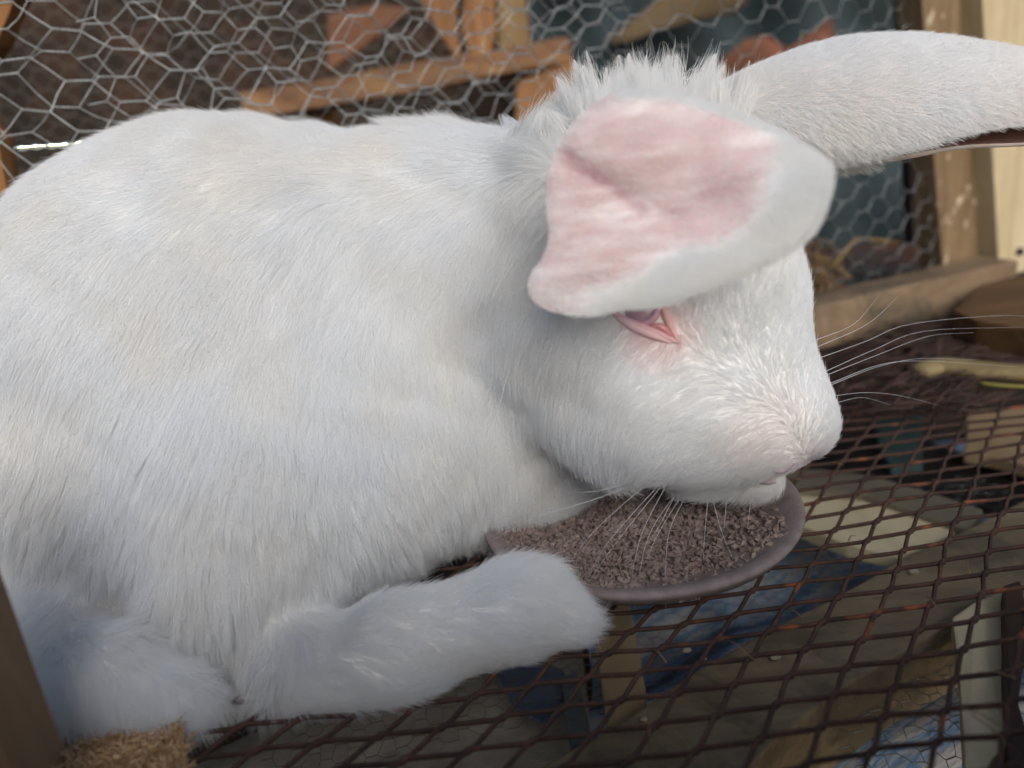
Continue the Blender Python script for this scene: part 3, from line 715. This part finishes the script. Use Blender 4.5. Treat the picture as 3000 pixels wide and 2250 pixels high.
# ears -----------------------------------------------------------------
def far_ear():
    ctrl = [(2030, 420, .400, 90), (2200, 345, .395, 125), (2420, 310, .385, 170), (2640, 292, .375, 172), (2850, 290, .37, 150), (3080, 315, .37, 125), (3260, 350, .37, 70), (3360, 375, .37, 8)]
    cs = samp([P(a, b, c) for a, b, c, d in ctrl], 40)
    rs = [d * c / FPX for a, b, c, d in ctrl]; rr = samp([Vector((r, 0, 0)) for r in rs], 40)
    V = []; F = []; n = 34
    for side in (0, 1):
        for i, p in enumerate(cs):
            t = (cs[min(i + 1, 39)] - cs[max(i - 1, 0)]).normalized()
            upv = (UP - t * UP.dot(t)).normalized(); nrm = t.cross(upv); nrm = nrm if nrm.dot(FWD) < 0 else -nrm
            r = max(rr[i].x, 0.0005) - side * 0.0022; r = max(r, 0.0003)
            for k in range(n):
                # outer wall runs over the top and down the camera side; the open slit is below
                g_ = min(1, max(0, (i - 12) / 16)); a0_ = -78 + 50 * g_; a1_ = 256 - 30 * g_; an = math.radians(a0_ + (a1_ - a0_) * k / (n - 1))
                V.append(p + upv * (r * math.sin(an)) + nrm * (r * 0.62 * math.cos(an)))
    N = len(cs)
    for side in (0, 1):
        o = side * N * n
        for i in range(N - 1):
            for k in range(n - 1):
                q = (o + i * n + k, o + i * n + k + 1, o + (i + 1) * n + k + 1, o + (i + 1) * n + k)
                F.append(q if side else q[::-1])
    o = N * n
    for i in range(N - 1):
        for k in (0, n - 1): F.append((i * n + k, (i + 1) * n + k, o + (i + 1) * n + k, o + i * n + k) if k else (i * n + k, o + i * n + k, o + (i + 1) * n + k, (i + 1) * n + k))
    for k in range(n - 1):
        F.append(((N - 1) * n + k, (N - 1) * n + k + 1, o + (N - 1) * n + k + 1, o + (N - 1) * n + k))
    me = mesh_from('ear', V, F); bm = bmesh.new(); bm.from_mesh(me); bmesh.ops.recalc_face_normals(bm, faces=bm.faces); bm.to_mesh(me); bm.free()
    m, nt, b = newmat('ear_skin_pale')
    n1 = noise(nt, coords(nt), 70, 4, 0.6)
    nt.links.new(ramp(nt, n1, [(0.35, lin(232, 222, 220)), (0.65, lin(220, 202, 198))]), b.inputs['Base Color']); b.inputs['Roughness'].default_value = 0.7
    b.inputs['Subsurface Weight'].default_value = 0.15; b.inputs['Subsurface Radius'].default_value = (0.004, 0.002, 0.001)
    o = link('ear', me, m, rab)
    me.materials.append(plain('shaded_hollow_skin', lin(138, 104, 102), 0.8, 0, lin(104, 76, 76), 60))  # inner skin coloured darker for the shadow in the ear's hollow
    nv = N * n
    for p in me.polygons:
        if all(v >= nv for v in p.vertices): p.material_index = 1
    return o
ear_far = far_ear(); ear_far['label'] = 'far ear held forward past the right edge'

OUT = [(1840, 262), (1760, 290), (1690, 345), (1635, 430), (1605, 520), (1600, 610), (1608, 690), (1590, 750), (1556, 800), (1546, 850), (1575, 893), (1640, 918), (1720, 922),
       (1800, 902), (1880, 893), (1960, 872), (2050, 838), (2130, 805), (2230, 762), (2310, 712), (2365, 655), (2398, 580), (2412, 505), (2398, 465), (2340, 420), (2250, 368), (2150, 325), (2050, 292), (1940, 264)]
def near_ear():
    c = Vector((1930, 610)); n = 96
    o3 = samp([Vector((x, y, 0)) for x, y in OUT + OUT[:1]], n + 1)[:-1]
    rings = 26; V = []; F = []; col = []
    def depth(x, y, s):
        # base at the upper left leans back to the crown, the tip at the right comes forward
        t = ((x - 1600) * 0.75 + (y - 300) * 0.55) / 900
        Y = 0.272 - 0.032 * min(max(t, 0), 1)
        dome = 0.0025 * (1 - s * s) - 0.003 * math.exp(-(((x - 2080) / 170) ** 2 + ((y - 620) / 110) ** 2))
        # fold running from the upper left toward the middle
        ax, ay, bx, by = 1640, 455, 1960, 640
        h_ = min(max(((x - ax) * (bx - ax) + (y - ay) * (by - ay)) / ((bx - ax) ** 2 + (by - ay) ** 2), 0), 1)
        dd = math.hypot(x - ax - h_ * (bx - ax), y - ay - h_ * (by - ay))
        fold = 0.0024 * math.exp(-(dd / 34) ** 2) * (1 - 0.6 * h_)
        swell = -0.003 * math.exp(-(((x - 1930) / 200) ** 2 + ((y - 440) / 140) ** 2)) - 0.002 * math.exp(-(((x - 1720) / 150) ** 2 + ((y - 740) / 160) ** 2))
        roll_ = 0.0006 * max(0, s - 0.90) ** 2 / 0.01
        return Y - dome + fold + swell + roll_ + 0.0005 * math.sin(x * 0.021 + y * 0.033)
    front = []
    for i in range(rings + 1):
        s = math.sin(i / rings * math.pi / 2)
        for k in range(n):
            q = c.to_3d().lerp(o3[k], s); front.append((q.x, q.y, s))
    for side in (0, 1):
        for (x, y, s) in front:
            Y = depth(x, y, s); th = 0.0013 * math.sqrt(max(0.0, 1 - s ** 6))
            V.append(P(x, y, Y + (th if side else 0)))
            col.append((x, y, s, side))
    K = (rings + 1) * n
    for side in (0, 1):
        o = side * K
        for i in range(rings):
            for k in range(n):
                q = (o + i * n + k, o + i * n + (k + 1) % n, o + (i + 1) * n + (k + 1) % n, o + (i + 1) * n + k)
                F.append(q if side else q[::-1])
    me = mesh_from('folded_ear', V, F)
    at = me.color_attributes.new('skin', 'FLOAT_COLOR', 'POINT')
    vals = np.zeros((len(V), 4), np.float32)
    def seg(x, y, ax, ay, bx, by):
        h_ = min(max(((x - ax) * (bx - ax) + (y - ay) * (by - ay)) / ((bx - ax) ** 2 + (by - ay) ** 2), 0), 1)
        return math.hypot(x - ax - h_ * (bx - ax), y - ay - h_ * (by - ay))
    for i, (x, y, s, side) in enumerate(col):
        # white fur weight: broad along the lower and right rim
        d_low = y - np.interp(x, [1550, 1640, 1720, 1800, 1880, 1960, 2050, 2130, 2230, 2310, 2365, 2400], [860, 918, 922, 902, 893, 872, 838, 805, 762, 712, 655, 560])   # from the lower edge (negative inside)
        wlow = 1 / (1 + math.exp(-(d_low + 78 + 22 * math.sin(x * 0.02) + 40 * max(0, (x - 1950) / 400)) / 20))
        wr = 1 / (1 + math.exp(-(x - 2310 + 0.25 * (y - 500)) / 32))
        wrim = 1 / (1 + math.exp(-(s - 0.95) / 0.02))
        if x < 1780 and y > 700: pass
        if y > 660: wlow *= float(np.interp(x, [1690, 1930], [0.10, 1.0]))
        wgt = min(1, max(wlow, wr, 0.45 * wrim * (1 if x > 1800 else 0.15)))
        vein = math.exp(-(min(seg(x, y, 1662, 462, 1790, 545), seg(x, y, 1790, 545, 1890, 618)) / 17) ** 2) * 1.25
        vein = max(vein, 0.45 * math.exp(-(seg(x, y, 1890, 618, 2010, 622) / 12) ** 2))
        blot = 0.6 * math.exp(-(((x - 2150) / 120) ** 2 + ((y - 560) / 90) ** 2)) + 0.5 * math.exp(-(((x - 2010) / 90) ** 2 + ((y - 700) / 60) ** 2)) + .35 * math.exp(-(((x - 2070) / 40) ** 2 + ((y - 440) / 130) ** 2))
        vals[i] = (wgt, vein, blot, 1)
    at.data.foreach_set('color', vals.ravel())
    m, nt, b = newmat('ear_skin_pink'); L = nt.links
    a = nt.nodes.new('ShaderNodeAttribute'); a.attribute_name = 'skin'; sp = nt.nodes.new('ShaderNodeSeparateColor'); L.new(a.outputs['Color'], sp.inputs[0])
    n1 = noise(nt, coords(nt), 30, 3, 0.5, 0.3)
    base = ramp(nt, n1, [(0.35, lin(188, 169, 172)), (0.65, lin(178, 153, 153))])
    n5 = noise(nt, coords(nt, (30, 60, 190), (0, 0.35, 0)), 1.0, 4, 0.6, 0.3)
    bl = nt.nodes.new('ShaderNodeMath'); bl.operation = 'MULTIPLY'; L.new(sp.outputs[2], bl.inputs[0]); L.new(ramp(nt, n5, [(0.35, (0.35, 0.35, 0.35, 1)), (0.62, (1.5, 1.5, 1.5, 1))]), bl.inputs[1])
    base = mixc(nt, ramp(nt, n5, [(0.40, (0, 0, 0, 1)), (0.7, (0.25, 0.25, 0.25, 1))]), base, lin(228, 214, 214))
    base = mixc(nt, bl.outputs[0], base, lin(158, 124, 130))
    base = mixc(nt, sp.outputs[1], base, lin(152, 112, 118))
    ad = nt.nodes.new('ShaderNodeMath'); ad.operation = 'MULTIPLY_ADD'; L.new(n5, ad.inputs[0]); ad.inputs[1].default_value = 1.0; L.new(sp.outputs[0], ad.inputs[2])
    base = mixc(nt, ramp(nt, ad.outputs[0], [(0.50, (0, 0, 0, 1)), (1.0, (1, 1, 1, 1))]), base, lin(228, 228, 230))
    L.new(base, b.inputs['Base Color']); b.inputs['Roughness'].default_value = 0.65
    b.inputs['Subsurface Weight'].default_value = 0.2; b.inputs['Subsurface Radius'].default_value = (0.004, 0.0018, 0.001); b.inputs['Subsurface Scale'].default_value = 1.0
    o = link('ear', me, m, rab); o['label'] = 'near ear folded forward over the cheek with pink skin showing'
    return o, vals
ear_near, ear_w = near_ear()

# eye --------------------------------------------------------------------
EYE = [(1790, 905), (1830, 932), (1880, 955), (1930, 974), (1968, 990), (1990, 1006), (1972, 985), (1950, 945), (1940, 905), (1925, 865), (1880, 835), (1820, 850)]
def inpoly(x, y, poly):
    c = False; j = len(poly) - 1
    for i in range(len(poly)):
        if (poly[i][1] > y) != (poly[j][1] > y) and x < (poly[j][0] - poly[i][0]) * (y - poly[i][1]) / (poly[j][1] - poly[i][1]) + poly[i][0]: c = not c
        j = i
    return c
pc, pn = hit(1872, 905)
me = bpy.data.meshes.new('eye'); bm = bmesh.new(); bmesh.ops.create_uvsphere(bm, u_segments=32, v_segments=20, radius=0.0125); bm.to_mesh(me); bm.free()
eye = link('eye', me, plain('pale_violet_eye', lin(178, 150, 160), 0.3, 0, lin(160, 124, 134), 60), rab); eye.location = pc - pn * 0.0108 - Vector(rab.location)
eye.matrix_parent_inverse = Matrix()
M_LID = plain('pink_lid', lin(224, 182, 184), 0.7, 0, lin(212, 162, 166), 90, 0.0004)
def lid(name, ctrl, r, mat=M_LID, flat=None):
    pts = []
    for (x, y) in ctrl:
        p, n = hit(x, y, 0.0006)
        if p is not None: pts.append(p)
    q = samp(pts, 22); n_ = len(q)
    mb = MB(); mb.tube(q, [r * (0.25 + 0.75 * math.sin(math.pi * (i + 0.6) / n_)) for i in range(n_)], 8, True, flat)
    return mb.build(name, mat, rab, smooth=True)
lid('lower_eyelid', [(1780, 902), (1830, 936), (1885, 960), (1940, 980), (1985, 1004)], 0.0019)
lid('lower_eyelid', [(1800, 922), (1850, 952), (1910, 978), (1965, 1002)], 0.0024, plain('soft_pink_skin', lin(222, 186, 186), 0.7))
lid('upper_eyelid', [(1925, 860), (1945, 905), (1962, 950), (1985, 1002)], 0.0019, plain('pale_pink_skin', lin(226, 180, 174), 0.6))
lid('third_eyelid', [(1875, 948), (1905, 940), (1925, 915), (1938, 880)], 0.0018, plain('inner_lid', lin(206, 160, 172), 0.35))
lid('tear_duct', [(1905, 955), (1930, 955), (1950, 968), (1968, 988)], 0.0018, plain('wet_pink', lin(206, 142, 144), 0.25))
# nose and mouth
lid('nose', [(2262, 1378), (2296, 1372), (2325, 1352)], 0.0016, plain('mauve_nose', lin(176, 152, 166), 0.6))
lid('mouth', [(2205, 1402), (2240, 1408), (2270, 1412), (2292, 1428)], 0.0016, plain('mouth_line', lin(176, 156, 162), 0.7))

# fur --------------------------------------------------------------------
# combing: (px, py, direction in the picture dx, dy, strand length in m)
COMB = [(0, 700, -.5, .6, .014), (300, 450, -.5, .3, .012), (700, 400, -.6, .5, .013), (1050, 420, -.7, .3, .016), (1300, 420, -.7, -.1, .015), (1500, 400, -.6, -.4, .016),
        (100, 1100, -.35, .9, .018), (400, 1000, -.35, .9, .018), (700, 900, -.3, .9, .018), (1000, 800, -.4, .9, .018), (1250, 700, -.5, .8, .018), (1450, 700, -.4, .9, .018),
        (0, 1500, -.15, 1, .022), (300, 1400, -.15, 1, .024), (600, 1300, -.12, 1, .026), (900, 1300, -.05, 1, .026), (1200, 1300, .08, 1, .024), (1350, 1500, .30, .95, .022),
        (100, 1800, -.2, .9, .022), (400, 1750, -.05, 1, .030), (700, 1750, .15, 1, .032), (1000, 1650, .25, 1, .024), (1200, 1600, .35, .9, .020), (1250, 1000, .0, 1, .020), (1400, 1150, .15, 1, .022),
        (840, 2110, .8, .4, .010), (1000, 1980, .9, .2, .0105), (1050, 2090, .9, .2, .0105), (1300, 1850, .95, .1, .0105), (1300, 1980, .95, .1, .0105), (1550, 1780, .95, .15, .0105), (1600, 1900, .9, -.2, .0105), (1150, 1880, .9, .3, .0105),
        (100, 1950, .7, .5, .011), (200, 1980, .6, .6, .011), (420, 2050, .5, .8, .011), (450, 1960, .5, .7, .011), (600, 2150, .5, .8, .012), (200, 2150, .4, .9, .010), (400, 2180, .2, .9, .012),
        (1600, 600, -.5, .7, .016), (1700, 420, -.3, -.9, .014), (1850, 330, -.05, -1, .014), (2050, 330, .15, -1, .014), (2200, 380, .4, -.8, .012),
        (1600, 1000, -.4, .8, .014), (1750, 1100, -.4, .7, .014), (1650, 1280, -.15, 1, .020), (1850, 1300, -.3, .9, .014), (1950, 1150, -.7, .4, .010),
        (700, 1950, .15, 1, .022), (820, 1850, .2, 1, .022), (550, 1850, .1, 1, .024), (1690, 1800, 1, .05, .014), (1640, 1740, .8, .5, .012), (1900, 985, -.4, .5, .0045), (1990, 1010, .1, .6, .0045), (1975, 930, .3, -.5, .0045), (2050, 1000, -.3, -.6, .007), (2150, 800, -.1, -.8, .008), (2250, 800, .1, -.9, .008), (2300, 1000, -.1, -.9, .006), (2380, 1150, .1, -.8, .005), (2400, 1250, .1, -.5, .004),
        (2200, 1150, -.5, -.2, .006), (2230, 1280, -.6, .3, .006), (2100, 1300, -.7, .4, .009), (2050, 1400, -.6, .7, .010), (2200, 1420, -.3, .9, .011),
        (1500, 1450, .1, 1, .022), (1700, 1450, .0, 1, .02)]
cp = np.array([(a, b) for a, b, *_ in COMB], float); cdv = np.array([(c, d) for _, _, c, d, _ in COMB], float); cl = np.array([e for *_, e in COMB])
nR, nU, nF, nC = (np.array(v) for v in (RIGHT, UP, FWD, CAM))
def projn(p):
    v = p - nC; z = v @ nF; return np.stack([1500 + FPX * (v @ nR) / z, 1125 - FPX * (v @ nU) / z], 1)
def nz(p, s, seed=0.0):
    """cheap smooth noise in 3D, about -1..1"""
    a = p * s + seed
    return (np.sin(a[:, 0] * 1.7 + 2.1 * np.sin(a[:, 1] * 1.3 + seed)) + np.sin(a[:, 1] * 1.9 + 1.7 * np.sin(a[:, 2] * 1.1 + 2 * seed)) + np.sin(a[:, 2] * 1.5 + 1.9 * np.sin(a[:, 0] * 1.2 - seed))) / 3
def unit(v): return v / np.maximum(np.linalg.norm(v, axis=1, keepdims=True), 1e-9)
def sample_mesh(o, N, wfun=None):
    me = o.data; me.calc_loop_triangles()
    nv = len(me.vertices); V = np.zeros(nv * 3); me.vertices.foreach_get('co', V); V = V.reshape(-1, 3)
    T = np.zeros(len(me.loop_triangles) * 3, int); me.loop_triangles.foreach_get('vertices', T); T = T.reshape(-1, 3)
    VN = np.zeros(nv * 3); me.vertices.foreach_get('normal', VN); VN = VN.reshape(-1, 3)
    a, b, c = V[T[:, 0]], V[T[:, 1]], V[T[:, 2]]; cr = np.cross(b - a, c - a); ar = np.linalg.norm(cr, axis=1) / 2
    cen = (a + b + c) / 3; fn = unit(VN[T].mean(1)); facing = ((nC - cen) * fn).sum(1) / np.linalg.norm(nC - cen, axis=1)
    w = ar * np.where(facing > -0.3, 1.0, 0.22)
    dist = np.linalg.norm(nC - cen, axis=1); w *= (0.35 / dist) ** 1.0
    if wfun is not None: w *= wfun(cen, T)
    t = rng.choice(len(T), N, p=w / w.sum()); r1 = np.sqrt(rng.random(N)); r2 = rng.random(N)
    wa, wb, wc = 1 - r1, r1 * (1 - r2), r1 * r2
    return a[t] * wa[:, None] + b[t] * wb[:, None] + c[t] * wc[:, None], unit(VN[T[t, 0]] * wa[:, None] + VN[T[t, 1]] * wb[:, None] + VN[T[t, 2]] * wc[:, None]), T[t]
def add_fur(name, roots, nrm, comb, length, lift, mat, parent, radius=0.00011, pts=6, clump_n=6000, clump=0.5, jitter=0.16, droop=0.25, taper=0.15, raw=False):
    N = len(roots)
    tan = comb - nrm * (comb * nrm).sum(1, keepdims=True); tan = comb if raw else unit(tan + 1e-6)
    d0 = unit(tan * 1.0 + nrm * lift[:, None] + rng.normal(0, jitter, (N, 3)))
    d1 = unit(tan * 1.0 + nrm * (lift * (1 - droop))[:, None] + rng.normal(0, jitter, (N, 3)))
    L = length * rng.uniform(0.65, 1.15, N)
    ts = np.linspace(0, 1, pts)
    tip_c = None
    if np.max(clump) > 0:
        ci = rng.choice(N, min(clump_n, N), replace=False); kd = KDTree(len(ci))
        for k, i in enumerate(ci): kd.insert(Vector(roots[i]), k)
        kd.balance(); near = np.fromiter((kd.find(Vector(p))[1] for p in roots), int, N); ci = ci[near]
    Pt = np.zeros((N, pts, 3), np.float32)
    for k, t in enumerate(ts):
        p = roots + (d0 * (t - t * t / 2)[..., None] if False else d0 * (t * (1 - 0.5 * t)) + d1 * (0.5 * t * t)) * L[:, None]
        Pt[:, k] = p
    if np.max(clump) > 0:
        G = Pt[ci]; wgt = np.broadcast_to(np.asarray(clump, float).reshape(-1, 1, 1), (N, 1, 1)) * (ts ** 1.4)[None, :, None] * rng.uniform(0.5, 1.2, (N, 1, 1)); wgt = np.clip(wgt, 0, 0.97)
        Pt = Pt * (1 - wgt) + G * wgt
    cu = bpy.data.hair_curves.new(name); cu.add_curves([pts] * N)
    cu.position_data.foreach_set('vector', Pt.astype(np.float32).ravel())
    ra = cu.attributes.get('radius') or cu.attributes.new('radius', 'FLOAT', 'POINT')
    rad = radius * (1 - (1 - taper) * ts ** 1.5)[None, :] * rng.uniform(0.7, 1.3, (N, 1))
    ra.data.foreach_set('value', rad.astype(np.float32).ravel())
    o = bpy.data.objects.new(name, cu); C.objects.link(o); cu.materials.append(mat)
    o.parent = parent; o.matrix_parent_inverse = Matrix.Translation(parent.location).inverted() if parent is rab else Matrix()
    if parent is not rab:
        pass
    return o
def comb_field(pts):
    q = projn(pts); d2 = ((q[:, None, :] - cp[None]) ** 2).sum(2) + 60 ** 2; w = 1 / d2 ** 1.6; w /= w.sum(1, keepdims=True)
    v = w @ cdv; L = w @ cl; d = v[:, :1] * nR + (-v[:, 1:]) * nU
    return unit(d), L, q
NB = 520000
r_, n_, _t = sample_mesh(body, NB)
qq = projn(r_)
facing = ((nC - r_) * n_).sum(1) > 0
ex = np.array([inpoly(x, y, EYE) if (1780 < x < 2000 and 830 < y < 1010) else False for x, y in qq]) & facing
keep = ~ex & (r_[:, 2] > 0.003)
r_, n_ = r_[keep], n_[keep]
dcomb, Lc, qq = comb_field(r_)
dcomb = unit(dcomb + 0.12 * np.stack([nz(r_, 60, 1.0), nz(r_, 60, 4.0), nz(r_, 60, 7.0)], 1) + 0.09 * np.stack([nz(r_, 190, 2.0), nz(r_, 190, 5.0), nz(r_, 190, 8.0)], 1))
lift = 0.20 + 0.06 * nz(r_, 45, 3.0)
Lc = Lc * (1 + 0.14 * nz(r_, 70, 9.0)) * rng.uniform(0.75, 1.2, len(r_))
lift = np.where(((qq[:, 1] < 380) & (qq[:, 0] > 1150) & (qq[:, 0] < 2300)), 0.6, lift)
low = np.clip((qq[:, 1] - 900) / 500, 0, 1) * (qq[:, 0] < 1420)
lift = lift + 0.10 * low
clm = 0.05 + 0.62 * low * np.clip((Lc - 0.012) / 0.008, 0, 1)
add_fur('fur', r_, n_, dcomb, Lc, lift, M_FUR, rab, radius=0.00009, clump_n=12000, clump=clm, jitter=0.13)

# upright tufts on the crown between the ears
def crown():
    N = 6500; a, b, tt = sample_mesh(body, N, lambda c, T: ((lambda q: ((q[:, 0] > 1490) & (q[:, 0] < 2230) & (q[:, 1] < 430)).astype(float) * np.exp(-((q[:, 0] - 1930) / 420) ** 2))(projn(c))))
    q = projn(a); s = np.clip((q[:, 0] - 1930) / 300, -1.6, 1.2)
    up = unit(nU[None] + nR[None] * (s * 0.50 - 0.02)[:, None] + 0.13 * rng.normal(0, 1, (N, 3)))
    add_fur('head_tuft', a, b, up, np.interp(q[:, 0], [1480, 1620, 1700, 1850, 2000, 2150, 2260], [0.012, 0.015, 0.024, 0.028, 0.037, 0.036, 0.020]) * (1 + 0.45 * nz(a, 160, 3.3)) * rng.uniform(0.7, 1.15, N), np.full(N, 0.25), M_FUR, rab, radius=0.00012, raw=True, clump_n=60, clump=0.97, jitter=0.05, droop=0.6)
crown()
# short down on both ears
def ear_fur():
    N = 85000; NV = len(ear_far.data.vertices) // 2; a, b, tt = sample_mesh(ear_far, N, lambda c, T: np.where((T >= NV).all(1), 0.10, 1.0)); q = projn(a)
    d = nR[None] * 1.0 - nU[None] * (0.15 + 0.75 * np.clip((q[:, 1] - 280) / 160, -0.4, 1))[:, None]
    L = np.where(q[:, 1] > 400, 0.009, 0.0065)
    kk = tt[:, 0] % 34; ii = (tt[:, 0] // 34) % 40; keep = ~((kk > 27) & (ii > 14))
    add_fur('ear_fur', a[keep], b[keep], unit(d[keep] + 0.2 * np.stack([nz(a[keep], 120, 1.), nz(a[keep], 120, 2.), nz(a[keep], 120, 3.)], 1)), L[keep], np.full(keep.sum(), 0.30), M_FUR, rab, radius=0.00008, clump_n=5000, clump=0.3, pts=5)
    N = 110000; a, b, tt = sample_mesh(ear_near, N, lambda c, T: 0.008 + 0.99 * ear_w[T][:, :, 0].mean(1) ** 1.5)
    q = projn(a); d = nR[None] * 0.9 - nU[None] * 0.35
    add_fur('ear_fur', a, b, unit(d + 0.12 * np.stack([nz(a, 120, 1.), nz(a, 120, 2.), nz(a, 120, 3.)], 1)), 0.0030 + 0.0018 * ear_w[tt][:, :, 0].mean(1), np.full(N, 0.18), M_FUR, rab, radius=0.00006, clump_n=3500, clump=0.08, jitter=0.10, pts=4)
ear_fur()

# whiskers ---------------------------------------------------------------
def whiskers():
    W = [[(1880, 1425, 0), (1720, 1470, -.02), (1560, 1520, -.03), (1430, 1590, -.035)], [(1900, 1432, 0), (1800, 1500, -.02), (1720, 1580, -.03), (1640, 1685, -.03)],
         [(1935, 1440, 0), (1840, 1520, -.02), (1760, 1620, -.03), (1700, 1745, -.03)], [(1945, 1445, 0), (1860, 1520, -.015), (1790, 1610, -.02), (1715, 1720, -.025)],
         [(1955, 1452, 0), (1890, 1540, -.02), (1860, 1640, -.03), (1840, 1780, -.03)], [(1985, 1460, 0), (1905, 1560, -.02), (1870, 1700, -.03), (1850, 1860, -.03)],
         [(2010, 1462, 0), (1960, 1560, -.02), (1950, 1700, -.03), (1952, 1850, -.03)], [(2000, 1465, 0), (1930, 1560, -.02), (1890, 1650, -.03)],
         [(2075, 1480, 0), (2065, 1560, -.01), (2060, 1650, -.02)], [(2085, 1480, 0), (2115, 1560, -.01), (2160, 1665, -.02)],
         [(2130, 1490, 0), (2120, 1560, -.01)], [(2200, 1490, 0), (2190, 1550, -.01)], [(1860, 1410, 0), (1740, 1440, -.02), (1640, 1440, -.02)],
         [(1985, 1455, 0), (1920, 1560, -.01), (1880, 1600, -.01)],
         [(2445, 1050, .02), (2537, 1000, .03), (2664, 950, .04), (2917, 925, .05), (3050, 930, .05)], [(2450, 1090, .02), (2560, 1025, .03), (2710, 970, .04), (3000, 958, .05)],
         [(2455, 1100, .02), (2570, 1040, .03), (2720, 985, .04), (2850, 975, .04)], [(2455, 1125, .02), (2580, 1068, .03), (2720, 1058, .04), (2980, 1075, .05)],
         [(2450, 1130, .02), (2570, 1075, .03), (2700, 1050, .04), (2860, 1055, .04)], [(2440, 1000, .02), (2500, 950, .03), (2572, 870, .04)],
         [(2470, 1020, .02), (2540, 950, .03), (2632, 868, .04)], [(2460, 1160, .02), (2540, 1150, .03), (2640, 1160, .04), (2760, 1190, .05)], [(2460, 1180, .02), (2530, 1165, .03), (2620, 1190, .04)],
         [(1450, 1100, -.02), (1350, 1330, -.03), (1260, 1400, -.03)], [(1500, 1050, -.01), (1420, 1300, -.02), (1280, 1380, -.03)]]
    mat = plain('whisker', lin(215, 215, 220), 0.3)
    for ctrl in W:
        Y0 = None
        x, y, dy = ctrl[0]
        for k in range(40):
            p, n = hit(x + (-3 * k if x > 2400 else 0), y - (3 * k if x <= 2400 else 0))
            if p is not None: Y0 = p.y; break
        if Y0 is None: continue
        pts = samp([p] + [P(a, b, Y0 + c) for a, b, c in ctrl[1:]], 16)
        mb = MB(); mb.tube(pts, [0.00012 * (1 - 0.8 * (i / 15)) for i in range(16)], 5, True)
        mb.build('whisker', mat, rab, smooth=True)
whiskers()
